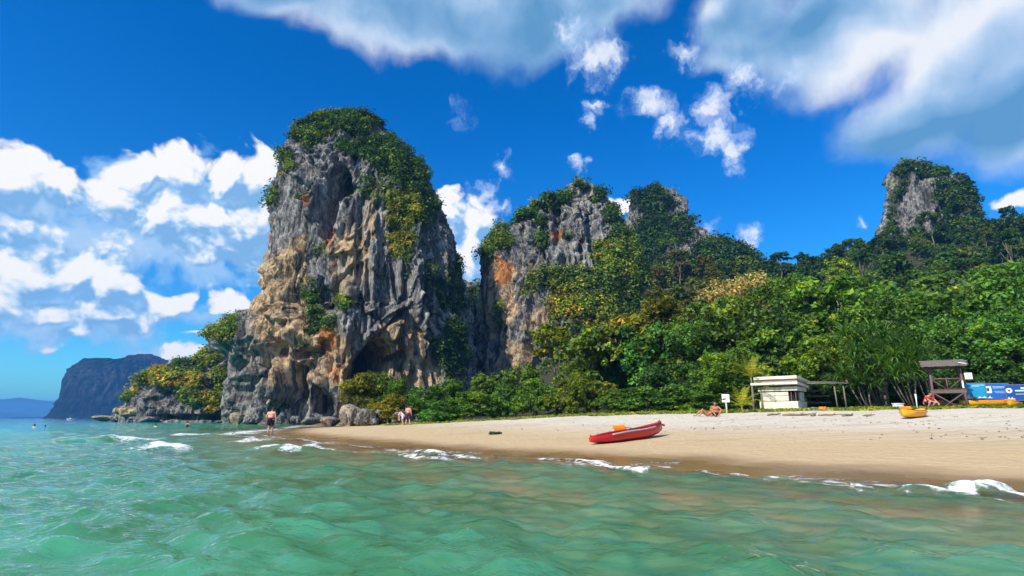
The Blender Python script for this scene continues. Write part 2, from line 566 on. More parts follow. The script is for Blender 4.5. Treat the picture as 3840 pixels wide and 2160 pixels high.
def rock_mat(name, size=1.0, dark=1.0, warm=True, low=True):
    m, q, out = mat(name)
    g = q.n('ShaderNodeNewGeometry')
    p = g.outputs['Position']
    s = size
    warp = q.vmath('ADD', p, q.vmath('SCALE', q.vmath('SUBTRACT', q.noise(p, 0.12 / s, 3, out='Color'), (.5, .5, .5)), 5.0 * s))
    st = q.noise(q.vmath('MULTIPLY', warp, (0.36 / s, 0.36 / s, 0.018 / s)), 1.0, 6, 0.66)       # vertical streaks
    st2 = q.noise(q.vmath('MULTIPLY', warp, (0.85 / s, 0.85 / s, 0.045 / s)), 1.0, 5, 0.66)
    bl = q.noise(p, 0.085 / s, 4, 0.55)
    fine = q.noise(p, 0.62 / s, 7, 0.70)
    grey = q.mix(q.smooth(st2, 0.34, 0.64), (0.085, 0.085, 0.088), (0.60, 0.57, 0.52))
    grey = q.mix(q.smooth(fine, 0.38, 0.62), q.mix(1.0, grey, (.50, .50, .52), 'MULTIPLY'), grey)
    wa = q.n('ShaderNodeAttribute', attribute_name='warm').outputs['Fac']
    orr = q.n('ShaderNodeAttribute', attribute_name='orange').outputs['Fac']
    mo = q.n('ShaderNodeAttribute', attribute_name='moss').outputs['Fac']
    tan = q.mix(q.smooth(fine, 0.3, 0.7), (0.34, 0.205, 0.10), (0.78, 0.585, 0.35))
    wfac = q.smooth(q.math('ADD', q.math('MULTIPLY_ADD', st, 1.3, -0.65), q.math('MULTIPLY_ADD', bl, 1.0, q.math('MULTIPLY_ADD', wa, 0.95, -0.50))), 0.28, 0.55)
    c = q.mix(q.math('MULTIPLY', wfac, 0.95 if warm else 0.25), grey, tan)
    ofac = q.smooth(q.math('ADD', q.math('MULTIPLY_ADD', st2, 0.9, -0.45), q.math('MULTIPLY_ADD', orr, 1.0, q.math('MULTIPLY_ADD', bl, 0.6, -0.50))), 0.30, 0.58)
    c = q.mix(q.math('MULTIPLY', ofac, 0.9), c, q.mix(fine, (0.42, 0.11, 0.025), (0.74, 0.30, 0.075)))
    dk = q.smooth(q.math('MULTIPLY_ADD', st, 0.60, q.math('MULTIPLY', st2, 0.50)), 0.545, 0.63)
    c = q.mix(q.math('MULTIPLY', dk, 0.80), c, (0.030, 0.031, 0.036))
    pit = q.smooth(q.noise(q.vmath('MULTIPLY', warp, (0.70 / s, 0.70 / s, 0.22 / s)), 0.9, 5, 0.72), 0.57, 0.65)
    c = q.mix(q.math('MULTIPLY', pit, 0.75), c, (0.022, 0.021, 0.022))
    c = q.mix(q.math('MULTIPLY', mo, q.smooth(fine, 0.2, 0.6)), c, (0.030, 0.038, 0.014))
    if dark != 1.0:
        c = q.mix(1.0, c, (dark, dark, dark), 'MULTIPLY')
    hgt = q.math('ADD', q.math('MULTIPLY', fine, 1.0), q.math('MULTIPLY', st2, 1.0))
    bp = q.n('ShaderNodeBump', i_Strength=0.9, i_Height=hgt)
    bp.inputs['Distance'].default_value = 1.6 * s
    b = q.n('ShaderNodeBsdfPrincipled', i_Base_Color=c, i_Roughness=0.9, i_Normal=bp.outputs[0])
    b.inputs['Specular IOR Level'].default_value = 0.15
    q.set(out.inputs[0], b.outputs[0])
    return m


M_ROCK = rock_mat('limestone')
M_ROCK_GREY = rock_mat('grey_limestone', 1.0, 0.85, warm=False)
M_BOULDER = rock_mat('boulder_limestone', 0.22, 0.95)
M_ISLAND = rock_mat('far_limestone', 9.0, 0.13, warm=False)  # darkened for its forest cover, plus cloud shade put into the colour
M_LEAF = leaf_mat('leaves')
M_SLEAF = stuff_leaf_mat('shrub_leaves')
M_BARK = simple('bark', (0.19, 0.155, 0.12), 0.9, 0.4, 3.0, 0.5)
M_WOOD = simple('weathered_wood', (0.135, 0.085, 0.078), 0.8, 0.35, 5.0, 0.4)
M_DRIFT = simple('driftwood', (0.20, 0.14, 0.095), 0.9, 0.4, 5.0, 0.5)
def cream_mat():
    m, q, out = mat('cream_render')
    p = q.n('ShaderNodeTexCoord').outputs['Object']
    run = q.noise(q.vmath('MULTIPLY', p, (5, 5, .7)), 1.0, 5, .65)
    blot = q.noise(p, 1.8, 5, .6)
    c = q.mix(q.smooth(blot, .35, .7), (.62, .57, .44), (.76, .72, .59))
    c = q.mix(q.math('MULTIPLY', q.smooth(run, .52, .72), .55), c, (.24, .215, .16))
    b = q.n('ShaderNodeBsdfPrincipled', i_Base_Color=c, i_Roughness=.88)
    bp = q.n('ShaderNodeBump', i_Strength=.3, i_Height=q.noise(p, 14, 5, .6)); bp.inputs['Distance'].default_value = .02
    q.set(b.inputs['Normal'], bp.outputs[0]); q.set(out.inputs[0], b.outputs[0])
    return m


M_CREAM = cream_mat()
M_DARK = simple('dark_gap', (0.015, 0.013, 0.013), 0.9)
M_SHINGLE = simple('weathered_shingle', (0.135, 0.115, 0.095), 0.9, 0.45, 9.0, 0.4)
M_RED = simple('red_plastic', (0.50, 0.008, 0.012), 0.28, 0.12, 3.0, 0.05, 0.5)
M_REDD = simple('dark_red_plastic', (0.10, 0.006, 0.010), 0.4, 0.2, 3.0)
M_YEL = simple('yellow_plastic', (0.72, 0.34, 0.012), 0.35, 0.12, 3.0, 0.05, 0.5)
M_ORANGE = simple('orange_foam', (0.86, 0.24, 0.012), 0.6, 0.15, 8.0)
M_BLACK = simple('black_rubber', (0.012, 0.012, 0.015), 0.5, 0.2)
M_GREYP = simple('grey_trim', (0.42, 0.40, 0.46), 0.4, 0.15)
M_WHITE = simple('white_paint', (0.78, 0.80, 0.82), 0.5, 0.06)
M_SKIN = simple('sunned_skin', (0.56, 0.27, 0.19), 0.55, 0.15, 9.0)
M_SKIN2 = simple('tanned_skin', (0.40, 0.155, 0.075), 0.5, 0.2, 9.0)
M_HAIR = simple('dark_hair', (0.016, 0.011, 0.009), 0.6, 0.4, 30.0)
M_CLOTH_K = simple('black_cloth', (0.008, 0.010, 0.022), 0.9, 0.2)
M_CLOTH_P = simple('plum_cloth', (0.06, 0.018, 0.05), 0.9, 0.2)
M_CLOTH_L = simple('lilac_cloth', (0.55, 0.50, 0.66), 0.9, 0.15)
M_CLOTH_R = simple('red_cloth', (0.60, 0.02, 0.02), 0.8, 0.15)
M_CLOTH_Y = simple('lime_cloth', (0.62, 0.62, 0.10), 0.8, 0.15)
M_BLUE1 = simple('turquoise_print', (0.010, 0.24, 0.46), 0.35, 0.35, 1.6)
M_BLUE2 = simple('blue_print', (0.010, 0.10, 0.42), 0.35, 0.35, 1.6)
M_BLUE3 = simple('navy_print', (0.012, 0.055, 0.25), 0.35, 0.3, 1.6)
M_STEEL = simple('blue_grey_frame', (0.10, 0.14, 0.26), 0.5, 0.15)
M_PRINT = simple('pale_print', (0.50, 0.68, 0.74), 0.4, 0.15, 4.0)

# ------------------------------------------------------------------ ground: sea bed, beach, land
SHORE_PX = [(3840, 1848), (3600, 1830), (3336, 1812), (3112, 1797), (2889, 1783), (2665, 1764), (2590, 1757), (2501, 1742), (2397, 1740), (2337, 1748),
            (2181, 1727), (1920, 1712), (1677, 1702), (1490, 1684), (1267, 1663), (1130, 1648), (1040, 1638), (985, 1627), (1030, 1613), (1110, 1604), (1220, 1598), (1300, 1595)]
SHORE = [(70.0, -60.0), (22.0, 1.0)] + [tuple(G(*p)) for p in SHORE_PX] + [(-36, 108), (-50, 132), (-62, 160), (-70, 200), (-60, 420), (700, 600), (900, -300)]
SHA = np.array(SHORE)
SHB = np.roll(SHA, -1, axis=0)


def shore_sd(x, y):
    """signed distance to the water line, positive on land"""
    x = np.asarray(x, float); y = np.asarray(y, float)
    best = np.full(x.shape, 1e9)
    inside = np.zeros(x.shape, bool)
    for (ax, ay), (bx, by) in zip(SHA, SHB):
        dx, dy = bx - ax, by - ay
        t = np.clip(((x - ax) * dx + (y - ay) * dy) / (dx * dx + dy * dy), 0, 1)
        best = np.minimum(best, (x - ax - t * dx) ** 2 + (y - ay - t * dy) ** 2)
        with np.errstate(divide='ignore', invalid='ignore'):
            c = ((ay > y) != (by > y)) & (x < dx * (y - ay) / (dy if dy else 1e-9) + ax)
        inside ^= c
    return np.sqrt(best) * np.where(inside, 1, -1)


PS = [-4000, -300, -90, -40, -20, -8, -3, 0, 1.5, 4, 10, 20, 29, 36, 60, 200]
PZ = [-9, -6, -4.2, -3.0, -1.45, -0.36, -0.075, 0, .07, .19, .52, 1.02, 1.50, 1.72, 1.85, 2.4]


def ground_z(x, y):
    s = shore_sd(x, y)
    z = np.interp(s, PS, PZ)
    z = np.where(s > 0, z * np.interp(x, [-34, -14, 4], [.55, .72, 1.0]), z)
    near = sstep(400, 60, np.hypot(x, y))
    z = z + near * sstep(2, 9, s) * (0.045 * pn(x * .35, y * .35, 0) + 0.02 * pn(x * 1.3, y * 1.3, 3))
    z = z + near * sstep(7, 14, s) * sstep(60, 40, np.hypot(x, y)) * 0.032 * pn(x * 1.55, y * 1.55, 8)
    return z


def gnd(px, py):
    d = ray(px, py)
    t = np.linspace(3, 140, 6000)
    X, Y, Z = d[0] * t, d[1] * t, CAMZ + d[2] * t
    hit = np.nonzero(Z < ground_z(X, Y))[0]
    i = hit[0] if len(hit) else -1
    return np.array((X[i], Y[i], float(ground_z(X[i:i + 1] if i >= 0 else X[-1:], Y[i:i + 1] if i >= 0 else Y[-1:])[0])))


def at_ground(px, Y):
    x = AT(px, 1560, Y)[0]
    return np.array((x, Y, float(ground_z(np.array([x]), np.array([float(Y)]))[0])))


def axis(lo, hi, near_lo, near_hi, step):
    core = np.arange(near_lo, near_hi + step, step)
    l, r = [near_lo], [core[-1]]
    k = step
    while l[-1] > lo:
        k *= 1.18; l.append(l[-1] - k)
    k = step
    while r[-1] < hi:
        k *= 1.18; r.append(r[-1] + k)
    return np.concatenate([np.array(l[1:][::-1]), core, np.array(r[1:])])


gx = axis(-9000, 9000, -34, 46, 0.27)
gy = axis(-9000, 9000, 4, 62, 0.27)
GX, GY = np.meshgrid(gx, gy, indexing='ij')
GZ = ground_z(GX.ravel(), GY.ravel())
nx, ny = len(gx), len(gy)
idx = np.arange(nx * ny).reshape(nx, ny)
GF = np.stack([idx[:-1, :-1], idx[1:, :-1], idx[1:, 1:], idx[:-1, 1:]], -1).reshape(-1, 4)


def sand_mat():
    m, q, out = mat('sand')
    g = q.n('ShaderNodeNewGeometry')
    p = g.outputs['Position']
    z = q.n('ShaderNodeSeparateXYZ', i_0=p).outputs[2]
    fine = q.noise(p, 9.0, 6, 0.7)
    big = q.noise(q.vmath('MULTIPLY', p, (0.25, 0.8, 1)), 0.5, 4, 0.55)
    zz = q.math('ADD', z, q.math('MULTIPLY_ADD', q.noise(p, 0.55, 4, 0.6), 0.12, -0.06))
    dry = q.mix(fine, (0.47, 0.415, 0.33), (0.69, 0.625, 0.52))
    damp = q.mix(fine, (0.43, 0.315, 0.175), (0.56, 0.425, 0.26))
    c = q.mix(q.smooth(q.math('MULTIPLY_ADD', big, 0.5, zz), 0.50, 1.15), damp, dry)
    wet = q.smooth(zz, 0.150, 0.035)
    c = q.mix(wet, c, q.mix(big, (0.215, 0.120, 0.038), (0.30, 0.175, 0.062)))
    c = q.mix(q.smooth(zz, 0.02, -0.10), c, q.mix(fine, (0.34, 0.27, 0.155), (0.46, 0.375, 0.235)))
    # bits of shell and leaf trodden into the dry sand
    vo = q.n('ShaderNodeTexVoronoi', feature='F1')
    q.set(vo.inputs['Vector'], q.vmath('MULTIPLY', p, (1, 1, 0)))
    vo.inputs['Scale'].default_value = 1.9
    bits = q.math('MULTIPLY', q.smooth(vo.outputs['Distance'], 0.085, 0.03), q.smooth(zz, 0.6, 1.0))
    c = q.mix(q.math('MULTIPLY', bits, 0.7), c, (0.16, 0.11, 0.07))
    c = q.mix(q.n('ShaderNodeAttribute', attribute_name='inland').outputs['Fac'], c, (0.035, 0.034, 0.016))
    streak = q.noise(q.vmath('MULTIPLY', p, (0.16, 1.1, 0)), 1.0, 5, 0.6, 0.3)
    c = q.mix(q.math('MULTIPLY', q.smooth(streak, 0.50, 0.68), q.smooth(zz, 0.15, 0.4)), c, q.mix(1.0, c, (.80, .77, .72), 'MULTIPLY'))
    fp = q.n('ShaderNodeTexVoronoi', feature='F1')
    q.set(fp.inputs['Vector'], q.vmath('ADD', q.vmath('MULTIPLY', p, (1, 1, 0)), q.vmath('SCALE', q.noise(p, 1.5, 2, out='Color'), 0.5)))
    fp.inputs['Scale'].default_value = 2.6
    dimp = q.math('MULTIPLY', q.smooth(fp.outputs['Distance'], 0.36, 0.12), q.smooth(zz, 0.42, 0.85))
    hb = q.math('SUBTRACT', q.math('ADD', q.math('MULTIPLY', fine, 0.25), q.noise(p, 2.4, 4, 0.6)), q.math('MULTIPLY', dimp, 0.55))
    bp = q.n('ShaderNodeBump', i_Height=hb, i_Strength=q.math('MULTIPLY_ADD', wet, -0.55, 0.6))
    bp.inputs['Distance'].default_value = 0.17
    b = q.n('ShaderNodeBsdfPrincipled', i_Base_Color=c, i_Roughness=q.math('MULTIPLY_ADD', wet, -0.72, 0.95), i_Normal=bp.outputs[0])
    q.set(b.inputs['Specular IOR Level'], q.math('MULTIPLY_ADD', wet, 0.3, 0.1))
    q.set(out.inputs[0], b.outputs[0])
    return m


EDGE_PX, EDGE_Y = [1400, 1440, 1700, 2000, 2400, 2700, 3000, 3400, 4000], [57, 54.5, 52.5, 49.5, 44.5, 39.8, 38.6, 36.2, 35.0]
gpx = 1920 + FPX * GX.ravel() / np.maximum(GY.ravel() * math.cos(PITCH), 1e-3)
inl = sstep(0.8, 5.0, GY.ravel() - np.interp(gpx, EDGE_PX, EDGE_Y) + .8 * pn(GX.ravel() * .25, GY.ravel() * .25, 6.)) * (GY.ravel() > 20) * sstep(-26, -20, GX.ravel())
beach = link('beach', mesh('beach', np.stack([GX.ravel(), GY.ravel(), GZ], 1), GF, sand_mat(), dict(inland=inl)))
tag(beach, 'pale sand beach sloping down into the shallow water', kind='structure')

# ------------------------------------------------------------------ sea
FOAM = [  # line on the photograph, width (m), strength, wave height (m)
    ([(1455, 1700), (1540, 1700), (1617, 1707), (1680, 1716), (1863, 1736)], .30, .95, .05),
    ([(1575, 1694), (1617, 1706), (1640, 1716)], .34, 1.25, .10),
    ([(1990, 1727), (2106, 1724), (2240, 1735), (2337, 1770), (2397, 1796)], .15, 1.1, .04),
    ([(2375, 1780), (2405, 1800)], .2, 1.2, .06),
    ([(2583, 1757), (2702, 1791), (2874, 1813), (3112, 1828), (3336, 1850)], .13, .75, .03),
    ([(3336, 1850), (3522, 1862), (3640, 1862), (3720, 1858), (3900, 1876)], .22, 1.2, .07),
    ([(3600, 1862), (3700, 1852), (3780, 1860)], .22, 1.3, .13),
    ([(960, 1694), (1043, 1683), (1103, 1701)], .35, 1.1, .11),
    ([(872, 1664), (960, 1655), (1060, 1649)], .7, .85, .07),
    ([(560, 1692), (600, 1684), (640, 1677), (675, 1692)], .40, 1.15, .12),
    ([(447, 1660), (510, 1650), (574, 1656)], .6, 1.15, .12),
    ([(633, 1634), (700, 1629), (760, 1632)], .8, 1.0, .09),
    ([(850, 1640), (900, 1628), (960, 1620), (1073, 1613)], 1.0, .95, .10),
    ([(1060, 1605), (1150, 1599), (1240, 1597)], 1.2, .9, .08),
    ([(180, 1668), (260, 1660), (300, 1664)], .8, .20, .12),
    ([(330, 1664), (400, 1652), (450, 1660)], .7, .4, .12),
    ([(480, 1694), (560, 1684), (620, 1690)], .5, .5, .12)]
az_core = np.linspace(-1.0, 1.0, 530)
az_rest = np.linspace(1.0, 2 * math.pi - 1.0, 50)[1:-1]
AZ = np.concatenate([az_core, az_rest])
RR = np.concatenate([np.geomspace(0.3, 3.4, 12)[:-1], np.geomspace(3.4, 60, 345)[:-1], np.geomspace(60, 11000, 70)])
SA, SR = np.meshgrid(AZ, RR, indexing='ij')
SX, SY = (np.sin(SA) * SR).ravel(), (np.cos(SA) * SR).ravel()
sd = shore_sd(SX, SY)
gz = np.interp(sd, PS, PZ)
rr = SR.ravel()
res = np.maximum(rr * 0.0036, rr * 0.0084)            # local spacing of the sheet
wrng = np.random.default_rng(5)
hw = np.zeros_like(SX)
shal = sstep(0.3, -2.2, sd) * 0.6 + 0.40
WOB = [pn(SX / (2.3 * l_) + l_, SY / (2.3 * l_), l_ * .37) for l_ in (0.35, 0.7, 1.5, 3.0, 6.0)]
for i in range(70):
    lam = 0.28 * (9.0 / 0.28) ** (i / 69.0)
    main = math.radians(35)                            # the waves run in towards the beach
    th = main + wrng.normal() * (0.9 if lam < 2 else 0.35)
    k = 2 * math.pi / lam
    amp = 0.0072 * lam ** 0.55
    if lam > 2: amp *= 0.48
    if lam < .9: amp *= 1.15
    fade = sstep(2.2, 5.0, lam / res)
    ph = wrng.uniform(0, 6.28)
    wob = 1.2 * WOB[min(4, int(math.log(lam / 0.28) / math.log(9 / 0.28) * 4.99))] * (1 if i % 2 else -1)
    s = np.sin(k * (SX * math.sin(th) + SY * math.cos(th)) + ph + wob)
    hw += amp * fade * (s + 0.35 * s * s - .17)
hw *= shal * sstep(2500, 60, rr)
foam = np.zeros_like(SX)
near = rr < 160
for line, wd, stg, hh in FOAM:
    pts = np.array([G(*p) for p in line])
    best = np.full(near.sum(), 1e9); tt = np.zeros(near.sum())
    X, Y = SX[near], SY[near]
    jit = 0.55 * wd * pn(X * 1.1 / wd * .5, Y * 1.1 / wd * .5, 3.3)
    for j in range(len(pts) - 1):
        a, b = pts[j], pts[j + 1]
        d = b - a
        t = np.clip(((X - a[0]) * d[0] + (Y - a[1]) * d[1]) / (d @ d), 0, 1)
        q2 = np.hypot(X - a[0] - t * d[0], Y - a[1] - t * d[1])
        u = q2 < best
        best = np.where(u, q2, best); tt = np.where(u, (j + t) / (len(pts) - 1), tt)
    endf = sstep(0, .12, tt) * sstep(1, .88, tt)
    prof = np.exp(-((best + jit) / wd) ** 2)
    foam[near] = np.maximum(foam[near], stg * prof * (0.25 + .75 * endf))
    hw[near] += hh * np.exp(-(best / (wd * 1.7)) ** 2) * endf * (0.8 + .5 * pn(X * 1.7, Y * 1.7, 1.0))
ns1, ns2 = pn(SX * .45, SY * .45, 2.), pn(SX * .9 + 7, SY * .9, 5.)
lace1 = np.exp(-((sd + .35 + .35 * ns1 + .12 * ns2) / .17) ** 2) * (.55 + .6 * ns2 + .4 * ns1)
lace2 = np.exp(-((sd + 1.9 + .8 * ns1) / .28) ** 2) * (.35 + .9 * pn(SX * .25, SY * .25, 9.))
foam = np.maximum(foam, np.clip(np.maximum(lace1 * 1.35, lace2 * 1.15), 0, 1))
depth = np.maximum(hw - gz, 0)
swash = sstep(0.16, 0.01, np.maximum(hw - gz, -0.02)) * sstep(-3, -.2, sd)
SZ = hw + 0.012
na, nr = len(AZ), len(RR)
idx = np.arange(na * nr).reshape(na, nr)
F1 = np.stack([idx[:-1, :-1], idx[:-1, 1:], idx[1:, 1:], idx[1:, :-1]], -1).reshape(-1, 4)
F2 = np.stack([idx[-1, :-1], idx[-1, 1:], idx[0, 1:], idx[0, :-1]], -1).reshape(-1, 4)
SF = np.concatenate([F1, F2])[:, ::-1]
keep = (sd[SF] < 6).any(1)                             # no water sheet under the land
SF = SF[keep]
used = np.zeros(len(SX), bool); used[SF.ravel()] = True
remap = np.cumsum(used) - 1


def water_mat():
    m, q, out = mat('sea_water')
    g = q.n('ShaderNodeNewGeometry')
    p = g.outputs['Position']
    dep = q.n('ShaderNodeAttribute', attribute_name='depth').outputs['Fac']
    fo = q.n('ShaderNodeAttribute', attribute_name='foam').outputs['Fac']
    dist = q.vmath('LENGTH', p)
    n1 = q.noise(q.vmath('MULTIPLY', p, (1, 1, .2)), 2.6, 5, 0.6, 0.6)
    n2 = q.noise(q.vmath('MULTIPLY', p, (.5, .5, .2)), 0.8, 4, 0.55, 0.4)
    n3 = q.noise(q.vmath('MULTIPLY', p, (.8, 1.2, .2)), 8.5, 4, 0.6, 0.3)
    hgt = q.math('ADD', q.math('MULTIPLY_ADD', n3, 0.044, q.math('MULTIPLY', n1, 0.085)), q.math('MULTIPLY', n2, 0.10))
    bp = q.n('ShaderNodeBump', i_Height=hgt, i_Strength=0.55)
    bp.inputs['Distance'].default_value = 1.0
    nrm = bp.outputs[0]
    cloudy = q.math('SUBTRACT', 1.0, q.math('POWER', 2.718, q.math('MULTIPLY', q.math('MAXIMUM', q.math('SUBTRACT', dep, 0.03), 0.0), -3.3)))
    tint = q.mix(q.smooth(dep, 0.05, 0.8), (0.97, 0.95, 0.86), (0.40, 0.78, 0.44))
    patch = q.smooth(q.noise(q.vmath('MULTIPLY', p, (.7, 1.3, 0)), 0.55, 5, 0.62, 0.5), 0.32, 0.68)
    shallow = q.mix(patch, (0.048, 0.195, 0.068), (0.070, 0.34, 0.190))
    deep = q.mix(patch, (0.016, 0.28, 0.24), (0.024, 0.40, 0.38))
    body = q.mix(q.smooth(dep, 0.5, 2.0), shallow, deep)
    body = q.mix(q.smooth(dep, 0.13, 0.03), body, q.mix(patch, (0.27, 0.170, 0.055), (0.37, 0.26, 0.11)))
    body = q.mix(q.smooth(dep, 2.4, 4.5), body, (0.004, 0.125, 0.235))
    tr = q.n('ShaderNodeBsdfTransparent', i_Color=tint)
    flatn = q.n('ShaderNodeCombineXYZ', i_0=0.0, i_1=0.0, i_2=1.0).outputs[0]
    df = q.n('ShaderNodeBsdfDiffuse', i_Color=body, i_Normal=q.vmath('NORMALIZE', q.vmath('ADD', q.vmath('SCALE', nrm, 0.35), flatn)))
    b = q.n('ShaderNodeMixShader', i_0=cloudy, i_1=tr.outputs[0], i_2=df.outputs[0])
    # the churned film at the very edge is rough and mirrors less at a low angle
    gl = q.n('ShaderNodeBsdfGlossy', i_Color=(1, 1, 1, 1), i_Roughness=q.smooth(dep, 0.30, 0.06, 0.02, 0.20), i_Normal=nrm)
    fr = q.n('ShaderNodeFresnel', i_IOR=1.33, i_Normal=nrm)
    w = q.n('ShaderNodeMixShader', i_0=q.math('MULTIPLY', fr.outputs[0], q.smooth(dep, 0.06, 0.32, 0.42, 1.0)), i_1=b.outputs[0], i_2=gl.outputs[0])
    fn = q.noise(q.vmath('MULTIPLY', p, (1, 1, 0)), 5.5, 6, 0.72, 0.5)
    lace = q.n('ShaderNodeTexVoronoi', feature='DISTANCE_TO_EDGE')
    q.set(lace.inputs['Vector'], q.vmath('ADD', q.vmath('MULTIPLY', p, (1, 1, 0)), q.vmath('SCALE', q.noise(p, 3.0, 3, out='Color'), 0.5)))
    lace.inputs['Scale'].default_value = 5.0
    lc = q.smooth(lace.outputs['Distance'], 0.10, 0.0)
    ff = q.math('MULTIPLY_ADD', lc, 0.22, q.math('ADD', q.math('MULTIPLY', fo, 0.8), q.math('MULTIPLY_ADD', fn, 2.4, -1.42)))
    ffac = q.math('MULTIPLY', q.smooth(ff, 0.15, 0.85), q.smooth(fo, 0.05, 0.45))
    fb = q.n('ShaderNodeBump', i_Height=fn, i_Strength=0.6)
    fb.inputs['Distance'].default_value = 0.05
    fd = q.n('ShaderNodeBsdfDiffuse', i_Color=(0.80, 0.83, 0.84, 1), i_Normal=fb.outputs[0])
    w2 = q.n('ShaderNodeMixShader', i_0=ffac, i_1=w.outputs[0], i_2=fd.outputs[0])
    q.set(out.inputs[0], w2.outputs[0])
    return m


SV = np.stack([SX, SY, SZ], 1)[used]
sea = link('sea', mesh('sea', SV, remap[SF], water_mat(), dict(depth=depth[used], foam=np.maximum(foam, 0.62 * swash * (.6 + .8 * pn(SX * .35, SY * .35, 8.)))[used])))
tag(sea, 'clear green shallow sea with small waves breaking on the sand', kind='structure')

# ------------------------------------------------------------------ leaves
def leaves(C, Rad, n, size, rng, up=0.55, flat=0.75, shell=0.45, hue=None, tone=None):
    """n leaf blades round each centre; returns verts, faces, tone, hue"""
    N = len(C)
    T = N * n
    d = rng.normal(size=(T, 3)); d /= np.linalg.norm(d, axis=1)[:, None]
    r = np.repeat(Rad, n) * (shell + (1 - shell) * rng.random(T) ** 0.5)
    P = np.repeat(C, n, 0) + d * r[:, None] * np.array((1, 1, flat))
    nn = d * 0.75 + np.array((0, 0, up)) + rng.normal(size=(T, 3)) * 0.45
    nn /= np.linalg.norm(nn, axis=1)[:, None]
    t = np.cross(nn, rng.normal(size=(T, 3))); t /= np.linalg.norm(t, axis=1)[:, None] + 1e-9
    b = np.cross(nn, t)
    sz = (np.repeat(size, n) if not np.isscalar(size) else size) * rng.uniform(0.65, 1.35, T)
    L, Wd = (sz * 0.5)[:, None], (sz * 0.30)[:, None]
    V = np.stack([P - t * L, P + b * Wd - nn * L * .22, P + t * L, P - b * Wd - nn * L * .22], 1).reshape(-1, 3)
    F = np.arange(T * 4).reshape(T, 4)
    tn = (np.repeat(tone, n) if tone is not None else 0.5) + rng.normal(size=T) * 0.17
    tn = np.clip(tn, 0, 1.1)
    hu = np.clip((np.repeat(hue, n) if hue is not None else 0.3) + rng.normal(size=T) * 0.05, 0, 1)
    return V, F, np.repeat(tn, 4), np.repeat(hu, 4)


def joinVF(parts):
    V, F, A, B, o = [], [], [], [], 0
    for v, f, a, b in parts:
        V.append(v); F.append(f + o); A.append(a); B.append(b); o += len(v)
    return np.concatenate(V), np.concatenate(F), np.concatenate(A), np.concatenate(B)


